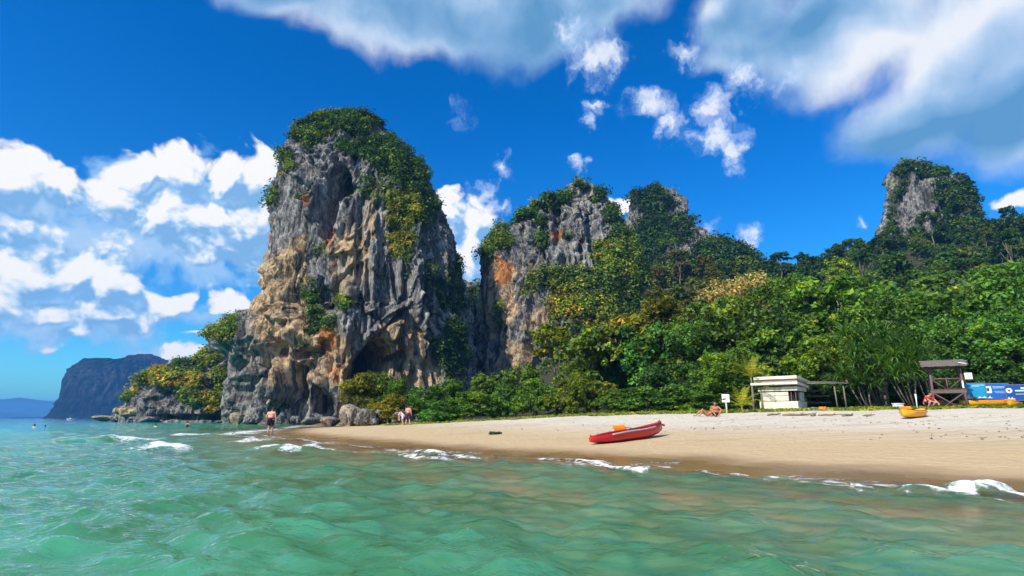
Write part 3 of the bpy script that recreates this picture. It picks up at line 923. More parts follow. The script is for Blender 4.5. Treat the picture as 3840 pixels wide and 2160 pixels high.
# ------------------------------------------------------------------ limestone towers
def tower(name, left, right, Yc, D, zb, n_front, n_back, n_z, expo=2.4, seed=0, amp=1.0, feats=(), warm=(), orange=(), veg=(), material=None,
          label=None, per=10.0, round_top=3.0, dz=None, scale=1.0, jag=1.0, fit=None, coarse=False):
    """a rock tower whose outline is given on the photograph at depth Yc; caves, ledges, stains and green zones are placed on its face"""
    k = 3840 / 2576.0
    Ys = Yc - 0.22 * D
    if fit is None and not coarse:
        c0 = tower(name, left, right, Yc, D, zb, n_front // 3, max(8, n_back // 3), n_z // 3, expo, seed, amp, feats, (), (), (), None, None, per, round_top, dz, scale, jag, None, True)
        apx, apy = [a_.ravel() for a_ in PROJ(c0)]
        apx, apy = apx / k, apy / k
        la, ra = np.array(sorted(left, key=lambda t: t[1]), float), np.array(sorted(right, key=lambda t: t[1]), float)
        bins = np.linspace(min(la[0, 1], ra[0, 1]) + 4, max(la[-1, 1], ra[-1, 1]), 34)
        half = (bins[1] - bins[0]) * .75
        eL, eR = [], []
        for y_ in bins:
            mk = np.abs(apy - y_) < half
            if mk.sum() < 4:
                eL.append(0); eR.append(0); continue
            eL.append(np.interp(y_, la[:, 1], la[:, 0]) - np.percentile(apx[mk], .6)); eR.append(np.interp(y_, ra[:, 1], ra[:, 0]) - np.percentile(apx[mk], 99.4))
        ker = np.array((.25, .5, .25))
        eL = np.convolve(np.pad(np.clip(eL, -60, 60), 1, 'edge'), ker, 'valid'); eR = np.convolve(np.pad(np.clip(eR, -60, 60), 1, 'edge'), ker, 'valid')
        fit = (bins, eL, eR, apy.min() - min(la[0, 1], ra[0, 1]))
    if fit is not None:
        left = [(x + np.interp(y, fit[0], fit[1]), y) for x, y in left]
        right = [(x + np.interp(y, fit[0], fit[2]), y) for x, y in right]
        ty = min(y for _, y in left)
        left = [(x, y - fit[3] * math.exp(-(y - ty) / 40)) for x, y in left]
        right = [(x, y - fit[3] * math.exp(-(y - ty) / 40)) for x, y in right]
    Lp = np.array([AT(x * k, y * k, Ys)[[0, 2]] for x, y in left])
    Rp = np.array([AT(x * k, y * k, Ys)[[0, 2]] for x, y in right])
    Lp = Lp[np.argsort(Lp[:, 1])]; Rp = Rp[np.argsort(Rp[:, 1])]
    zt = max(Lp[-1, 1], Rp[-1, 1])
    z = zb + (zt - zb) * np.linspace(0, 1, n_z)
    xl, xr = np.interp(z, Lp[:, 1], Lp[:, 0]), np.interp(z, Rp[:, 1], Rp[:, 0])
    hwid = np.maximum((xr - xl) / 2, 0.05)
    xc = (xl + xr) / 2
    hd = np.minimum(D, hwid * 0.95) * np.clip(((zt - z) / (zt - zb)) ** 0.28 + .12, 0, 1)
    hd = np.maximum(hd, 0.05)
    phi = np.concatenate([np.linspace(-1.75, 1.75, n_front), np.linspace(1.75, 2 * math.pi - 1.75, n_back + 2)[1:-1]])
    sx, cy = np.sin(phi), -np.cos(phi)
    ux = np.sign(sx) * np.abs(sx) ** (2 / expo)
    uy = np.sign(cy) * np.abs(cy) ** (2 / expo)
    Z, PH = np.meshgrid(z, phi, indexing='ij')
    X = xc[:, None] + hwid[:, None] * ux[None]
    Y = Yc + hd[:, None] * uy[None]
    nxv, nyv = ux[None] / hwid[:, None], uy[None] / hd[:, None]
    nxv = np.sign(nxv) * np.abs(nxv) ** 0.8; nyv = np.sign(nyv) * np.abs(nyv) ** 0.8
    ln = np.hypot(nxv, nyv) + 1e-9
    nxv, nyv = nxv / ln, nyv / ln
    S = scale
    x_, y_, z_ = X / S + seed * 13.7, Y / S + seed * 3.1, Z / S
    wx = x_ + 2.0 * fbm(x_ * .05, y_ * .05, z_ * .022, 2); wy = y_ + 2.0 * fbm(x_ * .05 + 9, y_ * .05, z_ * .022, 2)
    rel = (Z - zb) / (zt - zb)
    low = sstep(.50, .22, rel)
    dsp = 1.6 * fbm(x_ * .045, y_ * .045, z_ * .022, 3)
    dsp += 1.5 * ridge(wx * .085, wy * .085, z_ * .008, 2)
    col = fbm(wx * .16, wy * .16, z_ * .008, 2)
    # hanging curtains: each leans out downwards and is cut back sharply below
    q1 = z_ / per + 1.7 * col + 0.35 * pn(x_ * .03, y_ * .03, 5.5)
    saw = 1 - (q1 - np.floor(q1))
    saw = saw * sstep(1.0, 0.90, saw)
    dsp += (1.0 + 1.5 * low) * (saw - .4) * (0.35 + sstep(-.2, .5, pn(x_ * .06, y_ * .06, z_ * .06 + 40)))
    dsp += 1.45 * ridge(wx * .27, wy * .27, z_ * (.016), 2)
    dsp += 0.95 * ridge(wx * .68, wy * .68, z_ * .040, 2)
    dsp += (0.35 + .35 * low) * fbm(x_ * .42, y_ * .42, z_ * .20, 4, 0.6)
    px, py = PROJ(np.stack([X, Y, Z], -1))
    px, py = px / k, py / k
    front = sstep(0.15, -0.25, uy)[None] * np.ones_like(Z)
    nx1 = 0.34 * fbm(x_ * .11, y_ * .11, z_ * .08, 4, 0.65)

    def zone(e, sharp=0.45):
        cx, cyy, rx, ry = e[:4]
        a = math.radians(e[5]) if len(e) > 5 else 0
        dx, dy = px - cx, py - cyy
        u_, v_ = dx * math.cos(a) + dy * math.sin(a), -dx * math.sin(a) + dy * math.cos(a)
        dd = np.sqrt((u_ / rx) ** 2 + (v_ / ry) ** 2) + nx1
        return sstep(1 + sharp * .5, 1 - sharp, dd) * front
    dsp = (dsp - np.percentile(dsp, 62)) * amp * S
    for e in feats:
        dsp = dsp + e[4] * zone(e, 0.14 if e[4] < -4.5 else 0.35)
    tp = sstep(0, round_top, zt - Z)
    dsp = dsp * tp
    X = X + nxv * dsp
    Y = Y + nyv * dsp
    Z = Z + jag * S * (0.8 * fbm(x_ * .12, y_ * .12, 0.3, 3)) * sstep(.3, 1, (Z - zb) / (zt - zb))
    if coarse:
        return np.stack([X, Y, Z], -1)
    wa = np.zeros_like(Z); og = np.zeros_like(Z); vg = np.zeros_like(Z); vh = np.zeros_like(Z)
    for e in warm: wa = np.maximum(wa, e[4] * zone(e, 0.7))
    for e in orange: og = np.maximum(og, e[4] * zone(e, 0.7))
    for e in veg:
        zz = zone(e, 0.5)
        vh = np.where(zz * e[4] > vg, e[6] if len(e) > 6 else 0.3, vh)
        vg = np.maximum(vg, zz * e[4])
    nzl, nph = Z.shape
    idx = np.arange(nzl * nph).reshape(nzl, nph)
    nxt = np.roll(idx, -1, 1)
    F = np.stack([idx[:-1], nxt[:-1], nxt[1:], idx[1:]], -1).reshape(-1, 4)
    V = np.stack([X, Y, Z], -1).reshape(-1, 3)
    top = len(V)
    V = np.concatenate([V, [[xc[-1], Yc, zt + .2]]])
    cap = np.stack([idx[-1], nxt[-1], np.full(nph, top), np.full(nph, top)], -1)
    cap = cap[:, [0, 1, 2]]
    m = mesh(name, V, F, material, None)
    ext = lambda a_: np.append(a_.ravel(), 0)
    for kk, vv in dict(warm=wa, orange=og, moss=np.clip(vg, 0, 1)).items():
        at = m.attributes.new(kk, 'FLOAT', 'POINT'); at.data.foreach_set('value', ext(vv).astype(np.float32))
    o = link(name, m)
    tag(o, label, kind='structure')
    N = np.stack([nxv, nyv, 0.15 + 0 * nxv], -1)
    return o, dict(V=np.stack([X, Y, Z], -1), veg=vg, hue=vh, N=N, front=front, px=px, py=py, phi=phi)


def cliff_shrubs(name, dat, rng, count, rmin, rmax, n, leaf, label, thr=0.25, back=0.25, extra=None):
    vg = dat['veg']
    w = np.clip(vg - thr, 0, 1) * (dat['front'] * (1 - back) + back)
    # even cover per area: weight by the area of each cell
    V = dat['V']
    e1 = np.linalg.norm(np.diff(V, axis=1, append=V[:, :1]), axis=-1)
    e2 = np.linalg.norm(np.diff(V, axis=0, append=V[-1:] + .3), axis=-1)
    w = (w * np.minimum(e1, 3) * np.minimum(e2, 3)).ravel()
    w = w / w.sum()
    ids = rng.choice(len(w), count, p=w)
    P = V.reshape(-1, 3)[ids]
    Nn = dat['N'].reshape(-1, 3)[ids]
    R = rng.uniform(rmin, rmax, count) * np.where(rng.random(count) < .12, 1.5, 1.0)
    C = P + Nn * (R * 0.35)[:, None] + np.array((0, 0, 0.35)) * R[:, None]
    hue = dat['hue'].ravel()[ids] + rng.normal(size=count) * .15
    hue = hue + 0.18 * pn(P[:, 0] * .12, P[:, 1] * .12, P[:, 2] * .12)
    tone = 0.45 + rng.normal(size=count) * .24
    v, f, a, b = leaves(C, R, n, leaf * (0.7 + 0.3 * R / rmax), rng, 0.6, 0.72, 0.35, hue, tone)
    o = link(name, mesh(name, v, f, M_SLEAF, dict(tone=a, hue=b), smooth=False))
    tag(o, label, kind='stuff')
    return o


L1 = [(860, 279), (800, 296), (748, 322), (718, 366), (700, 402), (690, 445), (674, 500), (665, 560), (655, 610), (640, 660), (625, 710), (610, 760), (596, 792), (560, 806), (540, 838), (538, 880), (556, 905), (566, 960), (570, 1062)]
R1 = [(865, 279), (912, 290), (960, 318), (1010, 360), (1045, 405), (1075, 440), (1095, 480), (1110, 520), (1130, 570), (1145, 620), (1156, 660), (1165, 700), (1172, 740), (1180, 800), (1190, 880), (1205, 960), (1210, 1062)]
FE1 = [  # x, y, rx, ry, push (m), tilt
    (852, 466, 36, 50, -20, 0), (830, 545, 22, 80, -14, 12), (800, 500, 12, 80, 2.5, 8), (760, 480, 40, 30, -2.5, 0),
    (938, 905, 46, 62, -34, 20), (905, 950, 32, 46, -20, 25), (1015, 905, 18, 30, -8, 0), (985, 800, 16, 46, -3, 60),
    (960, 815, 90, 14, 3.2, -42), (1050, 800, 20, 60, 2.5, -20), (1030, 730, 12, 60, 3.0, 10),
    (676, 985, 15, 70, -16, 3), (640, 960, 11, 60, -8, -4), (600, 960, 14, 60, -7, 0), (757, 965, 17, 48, -12, 0), (682, 850, 20, 26, -8, 0), (740, 1010, 8, 40, -7, 10), (800, 1000, 10, 40, -7, 0),
    (720, 960, 15, 90, 3.5, -14), (700, 880, 12, 80, 2.5, 5), (780, 890, 40, 14, -3.5, -10), (855, 980, 24, 60, 2.5, 0), (820, 1020, 30, 30, -3, 0),
    (745, 770, 22, 40, -1.8, 0), (705, 760, 30, 60, 2.2, 8), (765, 720, 16, 120, -2.2, 8), (870, 800, 30, 90, 2.4, 0),
    (560, 850, 30, 40, 2.5, 0), (650, 700, 14, 60, -2.0, 0), (940, 640, 14, 140, 1.6, 0), (905, 600, 12, 130, -1.8, 0), (990, 620, 10, 140, -1.6, 0)]
WARM1 = [(700, 720, 110, 170, .8), (800, 880, 130, 110, .75), (740, 640, 60, 80, .7), (1000, 870, 110, 110, .75), (880, 640, 90, 150, .6), (1050, 930, 90, 60, .8), (660, 900, 80, 60, .45), (930, 560, 80, 110, .5)]
OR1 = [(680, 600, 30, 50, .7), (830, 590, 30, 60, .9), (870, 620, 30, 50, .55), (720, 700, 50, 60, .45), (830, 860, 40, 60, .75), (740, 780, 30, 70, .4), (795, 520, 10, 30, .8), (650, 640, 25, 40, .4), (850, 940, 30, 40, .6), (960, 600, 20, 60, .45), (620, 900, 24, 24, .4)]
VEG1 = [(860, 310, 110, 32, 1.1, 0, .24), (775, 342, 44, 26, .9, 0, .36), (965, 385, 70, 48, .9, 40, .17), (1025, 450, 50, 75, .65, 25, .20), (890, 372, 60, 24, .7, 0, .26), (722, 410, 14, 40, .5, 0, .45),
        (1010, 530, 50, 60, .85, 15, .62), (1005, 600, 28, 60, .8, 10, .66), (1060, 520, 40, 60, .5, 0, .25), (940, 480, 60, 40, .5, 0, .35), (1020, 660, 18, 60, .55, 0, .5),
        (815, 820, 44, 20, .95, -20, .26), (862, 775, 26, 18, 1.0, 0, .36), (795, 735, 22, 40, .6, 0, .28), (790, 800, 20, 34, .7, 0, .25), (815, 640, 18, 22, .6, 0, .25), (770, 870, 20, 22, .4, 0, .3),
        (580, 830, 44, 36, .8, -30, .5), (640, 680, 10, 60, .5, 0, .3), (690, 480, 14, 50, .6, 0, .3), (1110, 740, 40, 60, .6, 0, .12), (1130, 880, 50, 90, .75, 0, .25), (1080, 700, 20, 60, .5, 0, .2), (740, 490, 20, 8, .6, 0, .3), (1150, 700, 30, 120, .5, 0, .1)]
cliff1, D1_ = tower('limestone_cliff', L1, R1, 140, 30, -1.2, 470, 50, 500, 2.5, 1, 1.0, FE1, WARM1, OR1, VEG1, M_ROCK,
                    'tall rounded limestone tower with a dark arched cave and a green cap')
cliff_shrubs('cliff_shrubs', D1_, np.random.default_rng(21), 2300, 0.7, 1.7, 34, 0.62, 'dark green shrubs capping the tall rounded limestone tower')

L2 = [(1462, 448), (1445, 455), (1428, 470), (1418, 490), (1380, 500), (1345, 515), (1310, 545), (1285, 565), (1268, 552), (1248, 570), (1230, 610), (1212, 650), (1207, 720), (1203, 800), (1200, 880), (1200, 990), (1200, 1062)]
R2 = [(1464, 448), (1488, 456), (1510, 488), (1540, 520), (1560, 560), (1590, 620), (1620, 680), (1650, 740), (1665, 800), (1690, 900), (1720, 1062)]
FE2 = [(1400, 560, 10, 70, -3, 0), (1490, 590, 12, 90, -2.5, 0), (1370, 600, 12, 80, -3, 0), (1445, 580, 16, 70, 2, 0), (1300, 640, 10, 90, -2, 0), (1265, 720, 12, 140, 1.8, 0), (1290, 850, 16, 60, 2.0, 0),
       (1345, 620, 20, 90, -2.2, 0), (1320, 880, 14, 50, -3, 0), (1520, 620, 30, 12, -2, -60), (1240, 860, 10, 60, -2.5, 0)]
WARM2 = [(1260, 790, 60, 160, .85), (1290, 890, 50, 60, 1.0), (1360, 820, 50, 80, .6)]
OR2 = [(1268, 690, 14, 60, 1.0), (1400, 590, 20, 24, 1.0), (1250, 720, 30, 60, .55), (1290, 850, 26, 40, .5), (1370, 790, 40, 60, .5)]
VEG2 = [(1250, 610, 34, 46, 1.0, 0, .38), (1325, 532, 55, 17, 1.1, -25, .30), (1400, 508, 34, 17, 1.0, -15, .28), (1358, 590, 12, 50, .7, 0, .25), (1430, 600, 12, 16, .6, 0, .4), (1465, 465, 20, 14, .5, 0, .25), (1535, 535, 16, 50, .9, 35, .22), (1502, 490, 12, 16, .8, 0, .2),
        (1440, 705, 105, 30, 1.15, 0, .46), (1430, 768, 72, 42, 1.0, 0, .66), (1560, 700, 70, 120, 1.2, 0, .42), (1560, 640, 24, 60, 1.0, 0, .45), (1535, 815, 100, 85, 1.2, 0, .5), (1600, 850, 110, 120, 1.2, 0, .36),
        (1440, 780, 26, 34, 1.0, 0, .92), (1385, 850, 50, 40, .8, 0, .6), (1260, 790, 14, 40, .5, 0, .5), (1480, 900, 130, 60, 1.1, 0, .42), (1330, 720, 30, 30, .8, 0, .45), (1560, 580, 26, 40, .9, 0, .3)]
cliff2, D2_ = tower('limestone_cliff', L2, R2, 165, 32, -0.5, 360, 36, 360, 2.6, 2, 0.95, FE2, WARM2, OR2, VEG2, M_ROCK,
                    'pale fluted limestone cliff with a pointed top beside the tall tower', round_top=2.0)
cliff_shrubs('cliff_shrubs', D2_, np.random.default_rng(22), 3000, 0.9, 2.3, 30, 0.82, 'yellow green shrubs clinging to the pale fluted cliff', 0.2)

L3 = [(1680, 468), (1650, 474), (1620, 486), (1595, 510), (1578, 540), (1570, 580), (1560, 640), (1540, 760), (1520, 900)]
R3 = [(1684, 468), (1704, 478), (1718, 500), (1728, 540), (1745, 552), (1790, 580), (1830, 605), (1870, 630), (1910, 650), (1980, 760), (2040, 900)]
VEG3 = [(1635, 505, 60, 42, 1.2, 0, .12), (1650, 600, 90, 60, 1.1, 0, .14), (1800, 655, 90, 55, 1.2, 0, .15), (1720, 720, 130, 90, 1.2, 0, .40), (1600, 700, 60, 100, 1.1, 0, .2), (1850, 740, 110, 90, 1.2, 0, .28), (1760, 850, 200, 80, 1.2, 0, .3)]
cliff3, D3_ = tower('limestone_cliff', L3, R3, 235, 40, 2, 200, 26, 170, 2.2, 3, 1.0, [(1712, 530, 20, 60, 4, 0), (1600, 700, 16, 90, -6, 0)], [], [], VEG3, M_ROCK_GREY,
                    'dark wooded limestone peak with a bare grey right edge', round_top=3)
cliff_shrubs('cliff_shrubs', D3_, np.random.default_rng(23), 1700, 1.3, 3.0, 34, 1.15, 'dark green trees covering the wooded limestone peak', 0.2)

L4 = [(2312, 400), (2292, 408), (2264, 428), (2242, 462), (2232, 500), (2222, 545), (2210, 580), (2190, 640), (2150, 720), (2100, 800)]
R4 = [(2316, 400), (2345, 414), (2385, 438), (2425, 455), (2450, 478), (2470, 520), (2500, 560), (2560, 620), (2620, 720), (2680, 800)]
VEG4 = [(2330, 428, 90, 22, 1.1, 0, .18), (2262, 470, 16, 40, .8, 20, .22), (2300, 590, 30, 16, .7, 0, .3), (2405, 500, 70, 60, 1.1, 0, .16), (2420, 560, 60, 40, 1.0, 0, .2), (2235, 540, 14, 80, .9, 0, .28), (2440, 600, 110, 50, 1.1, 0, .14), (2230, 660, 80, 70, 1.1, 0, .22), (2380, 620, 60, 24, .7, 0, .5), (2400, 720, 300, 70, 1.2, 0, .13), (2340, 620, 16, 40, .6, 0, .3)]
cliff4, D4_ = tower('limestone_cliff', L4, R4, 205, 34, 6, 220, 26, 190, 2.3, 4, 1.0, [(2360, 560, 12, 50, -5, 0), (2400, 545, 30, 26, -3, 0), (2300, 520, 30, 90, 2, 0)], [(2410, 570, 40, 30, .7)], [(2410, 580, 26, 14, .5)], VEG4, M_ROCK_GREY,
                    'grey limestone knob rising from the forested hill', round_top=3)
cliff_shrubs('cliff_shrubs', D4_, np.random.default_rng(24), 1500, 0.9, 2.2, 34, 1.0, 'dark shrubs on the grey limestone knob above the forest', 0.2)

# the dark wooded gap between the two big cliffs
L6 = [(1120, 690), (1080, 760), (1060, 860), (1050, 1000)]
R6 = [(1124, 690), (1205, 715), (1300, 780), (1340, 1000)]
gap_, D6_ = tower('rock_saddle', L6, R6, 195, 16, 0, 120, 20, 90, 2.2, 6, 0.8, [], [], [], [(1180, 850, 120, 160, 1.2, 0, .14)], M_ROCK_GREY,
                  'dark rock saddle in the gap between the two big cliffs', round_top=2)
cliff_shrubs('cliff_shrubs', D6_, np.random.default_rng(26), 420, 1.0, 2.2, 36, 0.9, 'dark green bushes in the gap between the two big cliffs', 0.2)

# headland of tumbled rock at the foot of the tower
L5 = [(560, 868), (520, 886), (500, 905), (470, 910), (435, 918), (415, 935), (370, 940), (345, 960), (335, 990), (312, 1005), (304, 1030), (302, 1062)]
R5 = [(564, 868), (600, 900), (640, 960), (690, 1062)]
VEG5 = [(370, 950, 34, 20, 1.1, 0, .42), (420, 955, 60, 22, 1.2, 0, .72), (460, 925, 44, 22, 1.1, 0, .2), (520, 895, 34, 26, 1.1, 0, .5), (345, 975, 20, 20, 1.0, 0, .7), (480, 960, 50, 24, 1.2, 0, .66), (530, 1010, 44, 26, 1.2, 0, .78),
        (470, 1000, 34, 24, 1.2, 0, .36), (552, 955, 22, 26, 1.2, 0, .55), (320, 1000, 20, 12, .8, 0, .4), (620, 1030, 12, 8, .8, 0, .7)]
head, D5_ = tower('rock_headland', L5, R5, 165, 20, -1.2, 260, 30, 150, 2.2, 5, 0.75, [(430, 1000, 40, 24, -3, 0), (330, 1035, 16, 12, 2, 0), (500, 1050, 120, 8, -3, 0)], [(330, 1035, 24, 14, .8), (560, 940, 20, 30, .5)], [], VEG5, M_ROCK,
                  'low rocky headland with yellow green bushes below the tall tower', round_top=2, per=7.0)
cliff_shrubs('headland_bushes', D5_, np.random.default_rng(25), 620, 0.9, 1.9, 42, 0.72, 'yellow and green bushes on the low rocky headland', 0.25)

# far island and hills
L7 = [(372, 893), (330, 897), (310, 894), (290, 898), (255, 898), (220, 905), (190, 915), (165, 935), (145, 955), (135, 980), (125, 1005), (100, 1040), (90, 1053)]
R7 = [(376, 893), (395, 903), (412, 920), (430, 940), (460, 990), (500, 1053)]
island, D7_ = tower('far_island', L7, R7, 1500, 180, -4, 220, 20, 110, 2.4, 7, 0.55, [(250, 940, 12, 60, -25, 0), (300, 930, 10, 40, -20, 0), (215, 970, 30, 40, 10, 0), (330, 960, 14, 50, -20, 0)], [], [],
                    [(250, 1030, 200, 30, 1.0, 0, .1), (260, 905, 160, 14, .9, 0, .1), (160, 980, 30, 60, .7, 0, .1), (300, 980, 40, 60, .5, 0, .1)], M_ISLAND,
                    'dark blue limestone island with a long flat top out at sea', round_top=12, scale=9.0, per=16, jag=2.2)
M_FAR = simple('far_forest', (0.035, 0.06, 0.045), 0.95, 0.4, 0.004)


def far_hills(name, pts, Y, label, depth_):
    k = 3840 / 2576.0
    xs = np.linspace(pts[0][0], pts[-1][0], 160)
    yy = np.interp(xs, [p[0] for p in pts], [p[1] for p in pts])
    V, F = [], []
    rows = 10
    for j in range(rows + 1):
        t = j / rows
        prof = math.sin(t * math.pi)
        for i, (x, y) in enumerate(zip(xs, yy)):
            P = AT(x * k, y * k, Y)
            nz = 1 + .10 * float(pn(x * .05, t * 3, 1.0)) + .04 * float(pn(x * .2, t * 9, 4.0))
            V.append((P[0], Y + (t - .5) * depth_ * (1 + .2 * float(pn(x * .03, t * 2, 7.))), -4 + (P[2] + 4) * prof * (nz if 0 < t < 1 else 1)))
    n = len(xs)
    for j in range(rows):
        for i in range(n - 1):
            F.append((j * n + i, j * n + i + 1, (j + 1) * n + i + 1, (j + 1) * n + i))
    return tag(link(name, mesh(name, np.array(V), F, M_FAR)), label, kind='structure')


far_hills('far_hills', [(-420, 1049), (-300, 1030), (-160, 1000), (-60, 1012), (0, 1008), (40, 1006), (55, 1003), (75, 1006), (120, 1009), (200, 1018), (300, 1030), (420, 1049)], 6200, 'pale blue hills far out on the horizon', 1600)
far_hills('far_hills', [(-260, 1049), (-120, 1036), (-20, 1035), (10, 1037), (40, 1043), (75, 1049)], 4200, 'low blue headland in front of the far hills', 700)

# ------------------------------------------------------------------ forested hill
HC = []
for px_, py_, Y_, dz_ in [
        (1500, 1545, 70, 0), (2000, 1530, 70, 0), (2500, 1480, 70, 0), (3000, 1400, 70, 0), (3500, 1380, 70, 0), (4200, 1350, 70, 0),
        (1700, 1520, 105, 0), (2000, 1500, 105, 0), (2350, 1420, 105, 0), (2600, 1330, 105, 0), (2900, 1230, 105, 0), (3300, 1190, 105, 0), (3600, 1150, 105, 0), (4200, 1120, 105, 0),
        (2500, 1150, 150, 0), (2700, 1080, 150, 0), (2900, 1070, 150, 0), (3100, 1040, 150, 0), (3350, 1030, 150, 0), (3600, 1000, 150, 0), (3840, 960, 150, 0), (4300, 920, 150, 0),
        (2700, 1000, 190, 0), (2880, 1010, 190, 0), (3050, 985, 190, 0), (3200, 930, 190, 0), (3400, 880, 190, 0), (3650, 860, 190, 0), (3840, 850, 190, 0), (4300, 860, 190, 0),
        (2880, 1040, 235, 0), (3200, 960, 235, 0), (3600, 860, 235, 0), (3900, 850, 235, 0), (2500, 900, 235, 0)]:
    HC.append(AT(px_, py_, Y_) - (0, 0, 6.5 if Y_ > 140 else 3.5 if Y_ > 90 else 0))
for px_ in (1500, 2000, 2500, 3000, 3500, 4000, 4500):
    q_ = at_ground(px_, 47); HC.append((q_[0], 47, q_[2] - .25))
    q_ = at_ground(px_, 40); HC.append((q_[0], 40, q_[2] - .6))
HC = np.array(HC)


def hill_z(x, y):
    x = np.asarray(x, float); y = np.asarray(y, float)
    d2 = (x[..., None] - HC[:, 0]) ** 2 + ((y[..., None] - HC[:, 1]) * 1.2) ** 2 + 9
    w = 1 / d2 ** 1.9
    return (w * HC[:, 2]).sum(-1) / w.sum(-1)


hx = np.linspace(-10, 300, 150); hy = np.linspace(40, 260, 130)
HX, HY = np.meshgrid(hx, hy, indexing='ij')
HZ = hill_z(HX, HY) + 0.8 * fbm(HX * .09, HY * .09, 0, 3) * sstep(55, 80, HY)
fall = sstep(-10, 12, HX + 0.0 * HY)
HZ = HZ * fall - 1.0 * (1 - fall)
n1, n2 = HX.shape
idx = np.arange(n1 * n2).reshape(n1, n2)
M_SOIL = simple('forest_floor', (0.030, 0.032, 0.014), 0.95, 0.5, 0.6, 0.4)
hill = link('forest_hill', mesh('forest_hill', np.stack([HX, HY, HZ], -1).reshape(-1, 3),
            np.stack([idx[:-1, :-1], idx[1:, :-1], idx[1:, 1:], idx[:-1, 1:]], -1).reshape(-1, 4), M_SOIL))
tag(hill, 'forested hillside rising behind the beach', kind='structure')


# ---- trees
def tree_proto(name, seed, H, R, lobes, n_leaf, leaf, trunk_h=0.35, flat=0.8, droop=0.0, top_heavy=0.0, tr=0.16):
    rng = np.random.default_rng(seed)
    tb = MB()
    lean = rng.normal(size=2) * 0.05 * H
    cz = H * (1 + trunk_h) / 2
    ch = H - H * trunk_h
    pts = [(0, 0, -0.6)]
    for t in np.linspace(0, 1, 6)[1:]:
        pts.append((lean[0] * t * t + rng.normal() * .012 * H, lean[1] * t * t + rng.normal() * .012 * H, t * H * 0.78))
    tb.tube(pts, [tr * (1.35 if i == 0 else 1.0 - .14 * i) for i in range(6)], 8)
    C, RR_ = [], []
    for i in range(lobes):
        a = i * 2.39996 + rng.normal() * .3
        u = rng.random() ** 0.55
        hgt = rng.random() ** (1 - .5 * top_heavy)
        prof = math.sin(math.pi * min(0.97, 0.12 + .80 * hgt)) ** 0.6
        r = R * 0.78 * u * prof
        c_ = np.array((lean[0] * .6 + r * math.cos(a), lean[1] * .6 + r * math.sin(a), H * trunk_h + ch * (0.10 + 0.80 * hgt)))
        C.append(c_); RR_.append(R * rng.uniform(0.26, 0.42))
        if i % 2 == 0:
            s0 = Vector(pts[2 + (i % 3)])
            e0 = Vector(c_)
            mid = s0.lerp(e0, .55) + Vector((0, 0, -.04 * H))
            tb.tube([s0, mid, e0], [tr * .45, tr * .3, tr * .10], 5)
    C, RR_ = np.array(C), np.array(RR_)
    # twiggy clusters on each lobe, then leaves round each cluster
    per = max(6, n_leaf // (lobes * 13))
    sub, sr, st = [], [], []
    for c_, r_ in zip(C, RR_):
        k = 13
        d = rng.normal(size=(k, 3)); d[:, 2] += .35; d /= np.linalg.norm(d, axis=1)[:, None]
        sub.append(c_ + d * r_ * rng.uniform(.55, 1.05, (k, 1)) * np.array((1, 1, flat)))
        sr.append(np.full(k, r_ * 0.42) * rng.uniform(.7, 1.25, k)); st.append(np.full(k, .45 + rng.normal() * .17) + rng.normal(size=k) * .15)
    sub, sr, st = np.concatenate(sub), np.concatenate(sr), np.concatenate(st)
    v, f, a, b = leaves(sub, sr, per, leaf, rng, 0.5, 0.75, 0.15, None, st)
    tm = mesh(name + '_trunk', np.array([tuple(p) for p in tb.v]), [tuple(q) for q in tb.f], M_BARK)
    cm = mesh(name + '_crown', v, f, M_LEAF, dict(tone=a), smooth=False)
    return tm, cm


def put_tree(kind, proto, loc, scale, rz, col, label, group=None, cat='tree'):
    o = empty(kind, loc, rz)
    sc_ = (scale * random.uniform(.9, 1.1), scale * random.uniform(.9, 1.1), scale)
    t_ = link('trunk', proto[0], o, scale=sc_)
    c_ = link('crown', proto[1], o, scale=sc_)
    c_.color = (*col, 1)
    tag(o, label, cat, group)
    return o


NEAR = [tree_proto('near%d' % i, 50 + i, 10, 5.2, 20, (13000, 9500, 7000, 5600)[i], (.29, .36, .44, .52)[i], 0.16 + .04 * (i % 3), 0.85) for i in range(4)]
BUSH = [tree_proto('bush%d' % i, 70 + i, 5, 3.4, 16, 6500, 0.30, 0.04, 0.85, tr=.08) for i in range(3)]
MID = [tree_proto('mid%d' % i, 90 + i, 9, 4.6, 16, (5200, 3600, 2600, 2000)[i], (.46, .60, .75, .92)[i], 0.18, 0.8) for i in range(4)]
TALL = [tree_proto('tall%d' % i, 110 + i, 14, 4.4, 11, 2600, 0.62, 0.5, 0.55, top_heavy=1.0, tr=.2) for i in range(3)]

GREENS = [(0.055, 0.135, 0.018), (0.040, 0.110, 0.020), (0.070, 0.145, 0.016), (0.032, 0.085, 0.018), (0.085, 0.150, 0.014)]


def gcol(lo=0.75, hi=1.2, g=None):
    c_ = GREENS[random.randrange(len(GREENS))] if g is None else g
    f_ = random.uniform(lo, hi)
    return tuple(x * f_ for x in c_)


